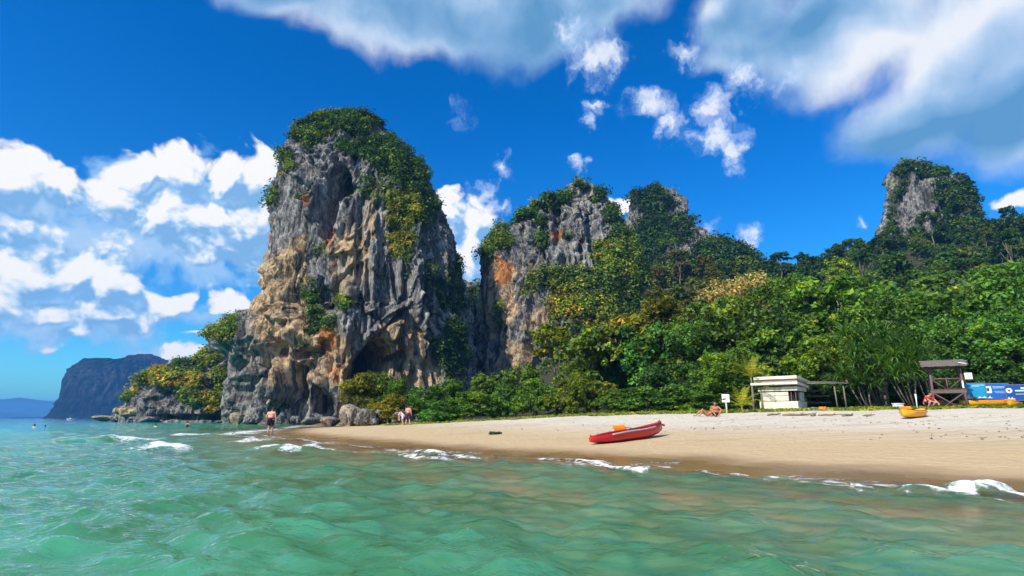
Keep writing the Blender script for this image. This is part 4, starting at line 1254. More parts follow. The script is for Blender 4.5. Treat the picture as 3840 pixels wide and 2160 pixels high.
# front row: px, depth, canopy top row on the photograph, kind, colour, label
FRONT = [
    # thicket along the foot of the cliffs
    ('bush', 1335, 64, 1400, (.085, .105, .012), 'yellow green bush spilling over the boulders under the cave'),
    ('bush', 1420, 66, 1395, (.060, .110, .014), 'green bush in front of the dark cave mouth'),
    ('bush', 1490, 64, 1425, (.050, .105, .014), 'green bush at the right foot of the cave'),
    ('bush', 1475, 58, 1480, (.105, .110, .012), 'yellowish low bush just behind the strolling couple'),
    ('bush', 1590, 60, 1450, (.040, .110, .016), 'leafy green bush to the right of the strolling couple'),
    ('bush', 1690, 62, 1425, (.045, .100, .016), 'green thicket bush below the orange rock patch'),
    ('bush', 1650, 55, 1500, (.040, .120, .016), 'low bright bush on the sand edge right of the strolling couple'),
    ('bush', 1770, 57, 1470, (.055, .120, .012), 'low green bush at the foot of the pale fluted cliff'),
    ('bush', 1810, 66, 1400, (.050, .105, .016), 'bush under the left corner of the pale fluted cliff'),
    ('bush', 1900, 58, 1440, (.042, .105, .016), 'rounded dark green bush left of the red kayak'),
    ('bush', 1960, 70, 1370, (.055, .110, .014), 'taller bush against the foot of the fluted cliff'),
    ('bush', 2020, 56, 1420, (.050, .115, .016), 'upright green bush behind the middle of the beach'),
    ('bush', 2130, 54, 1400, (.075, .120, .012), 'olive yellow bush behind the red kayak'),
    ('bush', 2240, 55, 1430, (.070, .110, .012), 'olive bush to the right above the red kayak'),
    ('bush', 2330, 52, 1460, (.045, .110, .018), 'low leafy bush on the sand edge above the kayak stern'),
    ('bush', 2430, 51, 1450, (.045, .115, .018), 'low bush left of the sunbathing pair'),
    ('bush', 2540, 50, 1440, (.040, .100, .018), 'bush directly behind the sunbathing pair'),
    ('bush', 2620, 48, 1470, (.050, .120, .018), 'small bush beside the white notice board'),
    ('near', 2170, 74, 1330, (.060, .115, .014), 'mid green tree under the yellow bushes of the cliff'),
    ('near', 2300, 66, 1270, (.045, .130, .022), 'bright green tree rising in steps towards the hill'),
    ('near', 2420, 62, 1215, (.040, .130, .026), 'fresh green tree at the left end of the tall trees'),
    ('near', 2560, 60, 1190, (.045, .115, .022), 'dense tree above the sunbathing pair'),
    ('near', 2700, 62, 1120, (.055, .105, .016), 'tall olive green tree left of the hut'),
    ('near', 2745, 50, 1310, (.075, .155, .016), 'light green young tree left of the hut roof'),
    ('near', 2860, 58, 1080, (.050, .105, .016), 'dark tree towering over the hut'),
    ('near', 2990, 54, 1200, (.055, .125, .016), 'tree right behind the hut'),
    ('near', 3090, 50, 1260, (.080, .150, .014), 'yellow green rounded tree between hut and pandanus'),
    ('near', 3040, 66, 1030, (.060, .120, .014), 'bright topped tree high behind the hut'),
    ('near', 3200, 62, 1010, (.062, .145, .016), 'large bright green tree in the middle of the forest edge'),
    ('near', 3330, 54, 1120, (.050, .115, .018), 'dark tree over the pandanus'),
    ('near', 3440, 58, 1090, (.045, .120, .020), 'tree between the pandanus and the watch tower'),
    ('near', 3540, 50, 1190, (.048, .125, .020), 'leafy tree overhanging the watch tower roof'),
    ('near', 3640, 54, 1100, (.052, .130, .018), 'bright leafy tree behind the watch tower'),
    ('near', 3700, 47, 1250, (.040, .115, .022), 'low spreading tree above the blue boards'),
    ('near', 3790, 56, 1030, (.055, .140, .018), 'tall bright tree behind the blue boards'),
    ('near', 3830, 46, 1180, (.045, .130, .022), 'leafy tree at the picture edge above the last blue board'),
    ('near', 2800, 104, 1020, (.20, .19, .075), 'pale cream flowering tree standing out on the hill left of the hut'),
    ('near', 3930, 52, 1080, (.05, .13, .02), 'tree cut by the right edge of the view'),
]
for kind, px_, Y_, top, col, lab in FRONT:
    b_ = at_ground(px_, Y_)
    if Y_ > 48:
        hz = float(hill_z(np.array([b_[0]]), np.array([float(Y_)]))[0])
        b_[2] = max(b_[2], min(hz, b_[2] + 6)) - .1
    if kind == 'bush':
        b_[2] = max(b_[2], -0.2)
    Ht = max(1.5, AT(px_, top, Y_)[2] - b_[2])
    pr, h0 = (random.choice(BUSH), 5.0) if kind == 'bush' else (random.choice(NEAR), 10.0)
    s_ = Ht / h0 * 0.98
    o_ = put_tree('bush' if kind == 'bush' else 'broadleaf_tree', pr, b_, 1.0, random.uniform(0, 6.28), col, lab, None, 'bush' if kind == 'bush' else 'tree')
    wfac = max(s_, 0.75 if kind == 'near' else .8)
    for ch in o_.children:
        ch.scale = (wfac, wfac, s_)

# forest on the slope
pts = []
cand_rng = np.random.default_rng(77)
tries = 0
while tries < 9000:
    tries += 1
    Y_ = cand_rng.uniform(60, 250)
    px_ = cand_rng.uniform(1950, 3980)
    x_ = AT(px_, 1200, Y_)[0]
    if px_ < 2430 and Y_ > 96 or px_ < 2330 and Y_ > 66:
        continue
    if px_ < 2900 and Y_ > 215:
        continue
    sp = 3.6 + 0.021 * Y_
    if any((x_ - a_) ** 2 + (Y_ - b_) ** 2 < sp * sp for a_, b_ in pts):
        continue
    pts.append((x_, Y_))
HORZ = np.full(260, 1560.0)          # highest canopy so far in each strip of view, to skip trees that stand wholly hidden


def seen_over(x, y, z, h, r):
    a_, t_ = PROJ(np.array((x, y, z + h * .95)))
    w_ = FPX * r * .7 / y
    i0, i1 = int(max(0, (a_ - w_) / 16)), int(min(259, (a_ + w_) / 16))
    if i1 < i0:
        return False
    vis = (HORZ[i0:i1 + 1] - t_).max() > 4
    HORZ[i0:i1 + 1] = np.minimum(HORZ[i0:i1 + 1], t_ + 25 + np.abs(np.arange(i0, i1 + 1) * 16 - a_) * .7)
    return vis


for kind, px_, Y_, top, col, lab in sorted(FRONT, key=lambda t: t[2]):
    q_ = AT(px_, top, Y_)
    seen_over(q_[0], Y_, q_[2] - 8, 8 * .98, 4)
n_ind = 0
rest = []
order = sorted(pts, key=lambda t: t[1])
for x_, Y_ in order:
    z_ = float(hill_z(np.array([x_]), np.array([Y_]))[0]) - .3
    px_, py_ = PROJ(np.array((x_, Y_, z_ + 7.0)))
    if py_ > 0 and not seen_over(x_, Y_, z_, 8.0, 4.0):
        continue
    if n_ind < 280:
        n_ind += 1
        ridge_ = Y_ > 165
        tall = random.random() < (0.16 if ridge_ else 0.10)
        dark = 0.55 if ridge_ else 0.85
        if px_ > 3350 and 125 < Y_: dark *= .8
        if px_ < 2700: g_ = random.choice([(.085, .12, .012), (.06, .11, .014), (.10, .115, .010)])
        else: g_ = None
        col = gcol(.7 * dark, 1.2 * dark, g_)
        where = ('over the red kayak' if px_ < 2540 else 'over the sunbathers' if px_ < 2790 else 'over the hut' if px_ < 3060 else 'over the lean-to' if px_ < 3220 else
                 'over the pandanus' if px_ < 3480 else 'over the watch tower' if px_ < 3640 else 'over the blue boards')
        row = 'low on the hill' if Y_ < 85 else 'midway up the hill' if Y_ < 120 else 'high on the hill' if Y_ < 165 else 'near the hill crest'
        hue_ = 'dark green' if col[1] < .075 else 'olive' if col[0] > .6 * col[1] else 'bright green' if col[1] > .125 else 'mid green'
        knd = '%s %s' % (hue_, 'slender bare stemmed tree' if tall else 'round crowned tree')
        lab_ = '%s %s %s' % (knd, row, where)
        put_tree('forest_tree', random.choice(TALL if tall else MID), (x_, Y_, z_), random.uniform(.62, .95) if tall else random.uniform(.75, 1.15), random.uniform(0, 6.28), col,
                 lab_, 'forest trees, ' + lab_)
    else:
        rest.append((x_, Y_, z_))
if rest:
    rest = np.array(rest)
    C, R_ = [], []
    for r_ in rest:
        for k in range(7):
            C.append(r_ + np.array((random.gauss(0, 1.7), random.gauss(0, 1.7), random.uniform(3.5, 7.5)))); R_.append(random.uniform(1.3, 2.2))
    v, f, a, b = leaves(np.array(C), np.array(R_), 34, 0.9, RNG, .5, .75, .3, np.full(len(C), .22) + RNG.normal(size=len(C)) * .06, .4 + RNG.normal(size=len(C)) * .1)
    tag(link('forest', mesh('forest', v, f, M_SLEAF, dict(tone=a, hue=b), smooth=False)), 'dense dark forest along the back of the hill ridge', kind='stuff')
urng = np.random.default_rng(78)
uY = urng.uniform(66, 245, 5200)
uX = (urng.uniform(2050, 4000, 5200) - 1920) / FPX * uY * math.cos(PITCH)
uZ = hill_z(uX, uY) + 0.8 * fbm(uX * .09, uY * .09, 0, 3) * sstep(55, 80, uY)
gpx, gpy = PROJ(np.stack([uX, uY, uZ + 1.5], 1))
# keep what stands clear of the canopy in front
hcol = HORZ[np.clip((gpx / 16).astype(int), 0, 259)]
ok = (urng.random(5200) < .55) & (uX > 12)
uC = np.stack([uX, uY, uZ + .5], 1)[ok][:2400]
v, f, a, b = leaves(uC, urng.uniform(1.0, 2.1, len(uC)), 22, 0.85, urng, .6, .7, .3, .27 + .12 * pn(uC[:, 0] * .03, uC[:, 1] * .03, 0) + urng.normal(size=len(uC)) * .07, .45 + urng.normal(size=len(uC)) * .12)
tag(link('undergrowth', mesh('undergrowth', v, f, M_SLEAF, dict(tone=a, hue=b), smooth=False)), 'dense green undergrowth between the trees of the hillside', kind='stuff')
print('forest', n_ind, len(rest))


# ------------------------------------------------------------------ understorey, pandanus, palms, grass
UNDER = [(2690, 46.5, 1480), (2800, 48, 1420), (2870, 47, 1450), (3060, 46.5, 1440), (3150, 46, 1400), (3230, 47, 1400), (3420, 46.5, 1420), (3560, 45.5, 1380),
         (3650, 45, 1400), (3730, 44.5, 1390), (3810, 45, 1380), (3870, 44.5, 1400), (2470, 54, 1380), (2580, 53, 1360), (2660, 54, 1330)]
UL = ['beside the notice board', 'left behind the hut', 'behind the left corner of the hut', 'behind the lean-to', 'right of the lean-to', 'left of the pandanus', 'right of the pandanus', 'behind the watch tower',
      'behind the first blue board', 'behind the second blue board', 'behind the third blue board', 'past the third blue board', 'left of the sunbathers at the forest edge', 'above the sunbathers at the forest edge', 'right of the sunbathers at the forest edge']
for (px_, Y_, top), w_ in zip(UNDER, UL):
    b_ = at_ground(px_, Y_)
    Ht = max(1.2, AT(px_, top, Y_)[2] - b_[2])
    o_ = put_tree('bush', random.choice(BUSH), b_, 1.0, random.uniform(0, 6.28), (.026, .070, .014), 'dark leafy shrub ' + w_, None, 'bush')
    for ch in o_.children:
        ch.scale = (max(.6, Ht / 5), max(.6, Ht / 5), Ht / 5)


def strap_leaves(n, length, width, rng, rise=0.9, droop=1.3, seg=5):
    V, F, T = [], [], []
    for i in range(n):
        a = rng.uniform(0, 2 * math.pi)
        el_ = rng.uniform(0.1, rise)
        L_ = length * rng.uniform(.6, 1.15)
        p = np.zeros(3); th = el_ * 1.4
        side = np.array((-math.sin(a), math.cos(a), 0))
        tn = rng.uniform(.2, .9)
        b0 = len(V)
        for k in range(seg + 1):
            t = k / seg
            w_ = width * (1 - t ** 2.2) * .5 + .003
            V += [p + side * w_, p - side * w_]; T += [tn, tn]
            d = np.array((math.cos(a) * math.cos(th), math.sin(a) * math.cos(th), math.sin(th)))
            p = p + d * L_ / seg
            th -= droop * (0.25 + t) / seg * 1.6
        for k in range(seg):
            F.append((b0 + 2 * k, b0 + 2 * k + 1, b0 + 2 * k + 3, b0 + 2 * k + 2))
    return np.array(V), np.array(F), np.array(T)


PAND_M = []
for i in range(3):
    v, f, t = strap_leaves(95, 1.9, 0.10, np.random.default_rng(300 + i), 1.0, 1.55)
    PAND_M.append(mesh('pandanus_head', v, f, M_LEAF, dict(tone=t), smooth=False))
for px_, Y_, heads, col, lab in [
        (3290, 43.5, [(-1.5, 0, 5.6), (-.4, .2, 5.2), (.6, .1, 5.8), (1.5, 0, 5.3), (0, -.3, 4.2), (1.0, -.3, 4.4), (-1.1, -.2, 4.2)], (.040, .105, .026), 'tall pandanus with drooping strap leaves right of the lean-to'),
        (3400, 42.5, [(-1.3, 0, 3.1), (-.4, -.2, 3.7), (.5, 0, 3.3), (1.2, -.1, 3.6), (-.8, -.4, 2.2), (.1, -.5, 2.5), (.9, -.4, 2.3)], (.050, .120, .024), 'pandanus with pale strap leaves on leaning stems'),
        (3470, 42.5, [(-.6, 0, 4.4), (.5, 0, 3.9), (.3, -.2, 3.0), (-.4, -.3, 2.4)], (.032, .090, .024), 'dark pandanus just left of the watch tower'),
        (3230, 43, [(-.9, 0, 2.4), (.2, 0, 3.2), (.9, 0, 2.5), (-.2, -.4, 1.7), (.7, -.4, 1.5)], (.034, .080, .020), 'low pandanus in the shade by the lean-to')]:
    b_ = at_ground(px_, Y_)
    o_ = empty('pandanus', b_)
    for hx_, hy_, hz_ in heads:
        st = MB().tube([(hx_ * .25 + .6, hy_ * .3, -.2), (hx_ * .6 + .2, hy_ * .6, hz_ * .5), (hx_, hy_, hz_)], [.06, .05, .045], 7).build('stem', M_BARK, o_, True)
        hd_ = link('leaf_rosette', random.choice(PAND_M), o_, loc=(hx_, hy_, hz_), rot=(random.uniform(-.15, .15), random.uniform(-.15, .15), random.uniform(0, 6)))
        hd_.color = (*col, 1)
    tag(o_, lab, 'pandanus')


def frond_mesh(L_, rise, droop, rng, leaf=0.45, n=26):
    V, F, T = [], [], []
    p = np.zeros(3); th = rise
    pts_ = []
    for k in range(n + 1):
        pts_.append((p.copy(), th))
        p = p + np.array((math.cos(th), 0, math.sin(th))) * L_ / n
        th -= droop / n * (0.4 + 1.2 * k / n)
    for k, (p, th) in enumerate(pts_):
        w_ = .022 * (1 - k / (n + 1)) + .006
        V += [p + (0, w_, 0), p - (0, w_, 0)]; T += [.75, .75]
    for k in range(n):
        F.append((2 * k, 2 * k + 1, 2 * k + 3, 2 * k + 2))
    for k in range(4, n + 1):
        p, th = pts_[k]
        t = k / n
        ll = leaf * math.sin(math.pi * min(1, .25 + .72 * t)) ** .7 * rng.uniform(.85, 1.1)
        d = np.array((math.cos(th), 0, math.sin(th)))
        for sgn in (-1, 1):
            tip = p + d * ll * .55 + np.array((0, sgn * ll * .8, -ll * rng.uniform(.12, .4)))
            w_ = d * .022
            b0 = len(V)
            mid = (p + tip) / 2 + np.array((0, 0, .03))
            V += [p - w_ * .6, p + w_ * .6, mid + w_, mid - w_, tip]
            tn = rng.uniform(.4, 1.0)
            T += [tn] * 5
            F += [(b0, b0 + 1, b0 + 2, b0 + 3), (b0 + 3, b0 + 2, b0 + 4, b0 + 4)]
    F = [tuple(dict.fromkeys(f)) for f in F]
    m = mesh('frond', np.array(V), F, M_LEAF, dict(tone=T), smooth=False)
    return m


frng = np.random.default_rng(41)
FRONDS = [frond_mesh(1.9, r_, d_, frng) for r_, d_ in ((1.35, .9), (1.1, 1.3), (.8, 1.5), (.55, 1.3))]


def palm(px_, Y_, n, s_, col, lab, stem):
    b_ = at_ground(px_, Y_)
    o_ = empty('young_palm', b_)
    MB().tube([(0, 0, -.2), (.02, 0, stem * .5), (0, 0, stem)], [.10 * s_ + .02, .08 * s_, .05 * s_], 8).build('stem', M_BARK, o_, True)
    for i in range(n):
        f_ = link('frond', FRONDS[i % 4], o_, loc=(0, 0, stem - .05), rot=(0, 0, i * 2.4 + .5), scale=s_)
        f_.color = (*col, 1)
    tag(o_, lab, 'palm')


palm(2785, 40.5, 9, 0.95, (.12, .155, .012), 'bright yellow green coconut seedling between notice board and hut', .35)
palm(2862, 42.5, 8, 0.8, (.045, .085, .018), 'thin grey stemmed young palm at the left hut wall', 1.5)
palm(2830, 45.5, 10, 1.15, (.10, .13, .012), 'young palm with yellowish fronds above the left end of the hut roof', 2.6)

# creeping beach grass along the top of the sand
grng = np.random.default_rng(61)
gp = []
for px_ in np.linspace(1440, 3990, 620):
    for rep_ in range(3):
        t = (px_ - 1440) / 2550
        e_ = np.interp(px_, [1440, 1700, 2000, 2400, 2700, 3000, 3400, 4000], [54.5, 52.5, 49.5, 44.5, 39.8, 38.6, 36.2, 35.0])
        Y_ = e_ + abs(grng.normal()) * 2.2 + 0.5 * math.sin(px_ * .021) - .2
        x_ = AT(px_ + grng.normal() * 6, 1560, Y_)[0]
        gp.append((x_, Y_))
gp = np.array(gp)
gzv = ground_z(gp[:, 0], gp[:, 1])
gc = np.concatenate([gp, gzv[:, None] + .05], 1)
dens_ = 0.5 + .6 * pn(gp[:, 0] * .3, gp[:, 1] * .3, 2.2)
sel = grng.random(len(gc)) < np.clip(dens_ + .35, .15, 1)
gc = gc[sel]
v, f, a, b = leaves(gc, grng.uniform(.18, .42, len(gc)), 25, 0.18, grng, .8, .42, .1, .58 + grng.normal(size=len(gc)) * .12 + .1 * pn(gc[:, 0] * .2, gc[:, 1] * .2, 0), .6 + grng.normal(size=len(gc)) * .15)
tag(link('beach_grass', mesh('beach_grass', v, f, M_SLEAF, dict(tone=a, hue=b), smooth=False)), 'yellow green creeping plants along the top of the sand', kind='stuff')

# fallen leaves and bits of shell on the sand
lrng = np.random.default_rng(62)
lp = []
while len(lp) < 200:
    px_, py_ = lrng.uniform(1500, 3840), 1556 + abs(lrng.normal()) * 55
    if py_ > 1720: continue
    P = gnd(px_, py_)
    if P[2] < .42 or lrng.random() > .15 + 1.6 * max(0, float(pn(P[0] * .35, P[1] * .35, 3.))): continue
    lp.append(P)
lp = np.array(lp)
v, f, a, b = leaves(lp + (0, 0, .02), np.full(len(lp), .05), 2, .085, lrng, 1.5, .2, .2)
M_LITTER = simple('dry_leaf', (0.20, 0.14, 0.085), 0.9, 0.5, 2.0)
tag(link('leaf_litter', mesh('leaf_litter', v, f, M_LITTER, smooth=False)), 'dry leaves and small scraps scattered over the pale sand', kind='stuff')


# ------------------------------------------------------------------ boulders
def boulder_mesh(seed, sub=4):
    import bmesh
    bm = bmesh.new()
    bmesh.ops.create_icosphere(bm, subdivisions=sub, radius=1)
    V = np.array([v.co[:] for v in bm.verts])
    F = np.array([[v.index for v in f.verts] for f in bm.faces])
    bm.free()
    x, y, z = (V * 1.3 + seed * 7.1).T
    d = 1 + .28 * fbm(x, y, z, 3) + .16 * ridge(x * 1.8, y * 1.8, z * 1.2, 3) - .1
    # flat broken faces
    rg = np.random.default_rng(seed)
    P = V * d[:, None]
    for i in range(7):
        n_ = rg.normal(size=3); n_ /= np.linalg.norm(n_)
        c_ = rg.uniform(.62, .9)
        ov = np.maximum(P @ n_ - c_, 0)
        P = P - ov[:, None] * n_ * .8
    P += .035 * np.stack([fbm(V[:, 0] * 6 + seed, V[:, 1] * 6, V[:, 2] * 6, 3)] * 3, 1) * V
    m = mesh('boulder', P, F, M_BOULDER)
    n = len(P)
    for k_, val in (('warm', rg.uniform(0, .7)), ('orange', rg.uniform(0, .25)), ('moss', 0.0)):
        at_ = m.attributes.new(k_, 'FLOAT', 'POINT'); at_.data.foreach_set('value', np.full(n, val, np.float32))
    return m


BM = [boulder_mesh(i) for i in range(5)]
for i, (px_, base, w_, h_, Y_, lab) in enumerate([
        (1306, 1590, 84, 92, 61, 'big grey pitted boulder at the left end of the sand'),
        (1372, 1588, 76, 60, 58, 'light grey slanting boulder beside the big pitted one'),
        (1440, 1582, 66, 66, 60, 'dark boulder half covered by the yellowish bush'),
        (1488, 1580, 40, 44, 57, 'small brown boulder just left of the strolling couple'),
        (1404, 1590, 30, 24, 56, 'little pale stone at the foot of the slanting boulder'),
        (1232, 1594, 70, 40, 70, 'low tan ledge rock standing at the water edge'),
        (1170, 1588, 70, 26, 88, 'flat tan rock in the water below the cliff'),
        (1106, 1586, 44, 30, 96, 'brown rock at the foot of the narrow dark cleft'),
        (1050, 1584, 30, 34, 100, 'reddish rock just right of the walking man'),
        (948, 1586, 64, 66, 98, 'round grey boulder with a tuft of green left of the walking man'),
        (884, 1584, 54, 46, 105, 'slanting brown boulder in the water left of the round one'),
        (922, 1588, 22, 16, 96, 'tiny rock between the two boulders by the walking man'),
        (820, 1584, 20, 8, 110, 'tiny flat rock poking out of the green water'),
        (505, 1579, 46, 26, 150, 'pale rock at the seaward tip of the headland'),
        (450, 1576, 70, 36, 165, 'dark low reef rock off the tip of the headland'),
        (385, 1574, 80, 20, 175, 'outermost flat reef rock in front of the far island'),
        (560, 1582, 60, 22, 145, 'dark rock at the water line under the headland bushes')]):
    P = AT(px_, base, Y_)
    wm, hm = w_ * Y_ / FPX * .98, h_ * Y_ / FPX * .92
    z0 = max(P[2], -.25)
    o_ = link('boulder', BM[i % 5], loc=(P[0], Y_, z0 + hm * .36), rot=(0, 0, i * 1.3), scale=(wm * .52, wm * .5, hm * .62))
    tag(o_, lab, 'rock')


# ------------------------------------------------------------------ kayaks
def kayak(name, L_, Wd, Hh, hull_m, deck_m, trim_m, seats, back_m, rock=.2, lo=.08, hi=.14):
    """sit-on-top kayak lying along its own x axis, keel on z = 0"""
    root = empty(name, (0, 0, 0))
    ts = np.linspace(-1, 1, 41)
    w = Wd / 2 * np.clip(1 - np.abs(ts) ** 2.7, 0, 1) ** .75 + .012
    zk = np.where(ts < 0, rock * .45, rock) * np.abs(ts) ** 3.2
    zs = Hh + np.where(ts < 0, lo, hi) * np.abs(ts) ** 1.9
    zs = np.maximum(zs, zk + .05)

    def loft(cols, nm, m_, smooth=True, par=root):
        V = []
        for i, t in enumerate(ts):
            for (fy, fz) in cols(i, t):
                V.append((t * L_ / 2, fy, fz))
        n = len(cols(0, 0))
        F = [(i * n + k, (i + 1) * n + k, (i + 1) * n + k + 1, i * n + k + 1) for i in range(len(ts) - 1) for k in range(n - 1)]
        F += [tuple(range(n)), tuple(range((len(ts) - 1) * n + n - 1, (len(ts) - 1) * n - 1, -1))]
        return link(nm, mesh(nm, np.array(V), F, m_, smooth=smooth), par)

    def hull(i, t):
        h_ = zs[i] - zk[i]
        half = [(w[i] * 1.0, zs[i]), (w[i] * 1.03, zs[i] - .18 * h_), (w[i] * .97, zs[i] - .45 * h_), (w[i] * .82, zk[i] + .22 * h_), (w[i] * .5, zk[i] + .05 * h_), (w[i] * .12, zk[i] + .02 * h_), (0, zk[i])]
        return half + [(-y, z) for y, z in half[-2::-1]]

    def deck(i, t):
        dip = .15 * float(sstep(.72, .55, abs(t))) - .045 * float(sstep(.5, .8, abs(t)))
        dip = min(dip, (zs[i] - zk[i]) * .6)
        half = [(w[i] * .995, zs[i] + .004), (w[i] * .90, zs[i] + .022), (w[i] * .74, zs[i] + .012), (w[i] * .62, zs[i] - dip * .85), (w[i] * .3, zs[i] - dip), (0, zs[i] - dip)]
        return half + [(-y, z) for y, z in half[-2::-1]]
    hl = loft(hull, 'hull', hull_m)
    dk = loft(deck, 'deck', deck_m)
    for sgn in (-1, 1):
        pts_ = [(t * L_ / 2, sgn * (w[i] + .012), zs[i] - .045) for i, t in enumerate(ts) if abs(t) < .62]
        MB().tube(pts_, .022, 6, flat=1.2).build('rubbing_strip', trim_m, hl, True)
        pts_ = [(t * L_ / 2, sgn * w[i] * .93, zs[i] + .024) for i, t in enumerate(ts) if abs(t) < .93]
        MB().tube(pts_, .013, 5).build('deck_edge', M_REDD if hull_m is M_RED else M_BLACK, dk, True)
    for x_ in seats:
        b_ = MB().box((x_, 0, Hh - .09), (.42, Wd * .46, .06), bev=.02).build('seat', M_REDD if hull_m is M_RED else M_BLACK, root, True)
        R_ = Matrix.Rotation(-.45, 4, 'Y')
        bk = MB().box((x_ - .24, 0, Hh + .09), (.06, Wd * .66, .26), bev=.022, M=R_).build('backrest', back_m, root, True)
        for sgn in (-1, 1):
            MB().tube([(x_ - .26, sgn * Wd * .26, Hh + .12), (x_ + .05, sgn * Wd * .42, Hh + .03)], .012, 5).build('strap', M_BLACK, bk, True)
    for e_ in (-1, 1):
        i = 1 if e_ < 0 else -2
        MB().tube([(e_ * L_ * .47, -.05, zs[i] + .04), (e_ * L_ * .485, 0, zs[i] + .09), (e_ * L_ * .47, .05, zs[i] + .04)], .014, 6).build('carry_handle', M_BLACK, root, True)
    for k_ in range(5):
        for sgn in (-1, 1):
            MB().box((L_ * (.10 + .045 * k_), sgn * Wd * .24, Hh - .05), (.05, .05, .03), bev=.01).build('foot_brace', M_BLACK, dk, True)
    return root


kl, kr = gnd(2243, 1668), gnd(2474, 1638)
dv = kr - kl
red = kayak('kayak', 3.95, .80, .36, M_RED, M_RED, M_GREYP, (-.15, ), M_ORANGE, .26, -.13, .16)
mid_ = (kl + kr) / 2
red.location = (mid_[0], mid_[1] + .22, mid_[2] - .01)
ang = math.atan2(dv[1], dv[0])
red.rotation_euler = (math.radians(-7), -math.atan2(dv[2], math.hypot(dv[0], dv[1])), ang)
tag(red, 'red sit-on kayak with orange seat back lying on the open sand', 'kayak')
print('kayak', kl, kr, math.degrees(ang))
# loose paddle and skeg on the red one
MB().box((2.02, 0, .42), (.28, .05, .07), bev=.012, M=Matrix.Rotation(.25, 4, 'Y')).build('skeg', M_RED, red, True)


def yellow(px_, py_, L_, rz, lab, Y_=None, roll=0, lift=0):
    P = gnd(px_, py_) if Y_ is None else at_ground(px_, Y_)
    k_ = kayak('kayak', L_, .78, .30, M_YEL, M_YEL, M_ORANGE, (-.5,), M_ORANGE, .18)
    k_.location = (P[0], P[1], P[2] + lift)
    k_.rotation_euler = (roll, 0, rz)
    return tag(k_, lab, 'kayak', )


yellow(3428, 1566, 2.2, math.radians(33), 'yellow kayak seen end on, alone on the sand')
yellow(3575, 1540, 3.2, math.radians(8), 'yellow kayak lying under the watch tower', 39.6)
yellow(3716, 1540, 3.4, math.radians(-6), 'yellow kayak lying below the first two blue boards', 37.6, math.radians(-14), .06)
yellow(3810, 1545, 2.8, math.radians(40), 'yellow kayak end poking out below the last blue board', 37.5)

# ------------------------------------------------------------------ hut
hb = at_ground(2998, 41)
hut = empty('beach_hut', (hb[0], hb[1], hb[2] - .05), math.radians(-40))
# local frame: front face along x from -2.9 to 0 at y = 0, right face along y from 0 to 2.6
MB().box((-1.32, 1.3, .36), (2.64, 2.6, .72), bev=.02).build('base_wall', M_CREAM, hut)
MB().box((-1.32, 1.3, .735), (2.5, 2.46, .05)).build('shadow_gap', M_DARK, hut)
mp = MB().box((-1.55, .16, 1.09), (1.9, .22, .66), bev=.015).build('front_panel', M_CREAM, hut)
MB().box((-1.55, .045, 1.13), (1.9, .012, .02)).build('panel_joint', M_DARK, mp)
MB().box((-.22, 1.9, 1.09), (.22, 1.1, .66), bev=.015).build('side_panel', M_CREAM, hut)
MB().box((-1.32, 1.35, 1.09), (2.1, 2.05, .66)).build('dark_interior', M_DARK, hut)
for x_, y_ in ((-.42, .14), (-.12, .14), (-.12, .75)):
    MB().box((x_, y_, 1.09), (.06, .06, .66)).build('window_post', M_WOOD, hut)
MB().box((-1.32, 1.3, 1.445), (2.5, 2.46, .05)).build('shadow_gap', M_DARK, hut)
MB().box((-1.30, 1.28, 1.62), (2.72, 2.68, .30), bev=.015).build('lintel_band', M_CREAM, hut)
# stepped roof: two slabs, each sloping gently to the back
for nm, c_, d_, tilt in (('lower_roof', (-1.40, 1.15, 1.90), (3.25, 3.3, .17), .0), ('upper_roof', (-1.34, 1.3, 2.34), (3.0, 3.1, .22), .0)):
    M_ = Matrix.Rotation(-.055, 4, 'X')
    r_ = MB().box(c_, d_, bev=.02, M=M_).build(nm, M_CREAM, hut)
MB().box((-1.38, 1.35, 2.10), (3.0, 2.9, .26), M=Matrix.Rotation(-.055, 4, 'X')).build('roof_core', simple('brown_fascia', (.30, .235, .20), .85, .2), hut)
tag(hut, 'small cream concrete beach hut with a stepped flat roof', 'hut')

# lean-to beside the hut
lb = at_ground(3090, 43.5)
lean = empty('lean_to', lb, math.radians(-14))
for i in range(9):
    MB().box((-1.5 + .36 * i, 0, 1.98 + .012 * (i % 2)), (.34, 2.3, .03), M=Matrix.Rotation(.12, 4, 'X') @ Matrix.Rotation(.03 * (i % 3 - 1), 4, 'Y')).build('roof_board', M_SHINGLE, lean)
for x_ in (-1.4, .75, 1.35):
    MB().tube([(x_, -.9, -.1), (x_ - .05, -.9, 1.85)], [.06, .05], 7).build('post', M_BARK, lean, True)
MB().tube([(-1.6, -.9, 1.86), (1.7, -.9, 1.86)], .05, 6).build('beam', M_BARK, lean, True)
for z_ in (.5, 1.0, 1.4):
    MB().box((-.4, .7, z_), (2.2, .05, .12)).build('back_board', M_SHINGLE, lean)
tag(lean, 'dark board roofed lean-to on thin posts right of the hut', 'shelter')

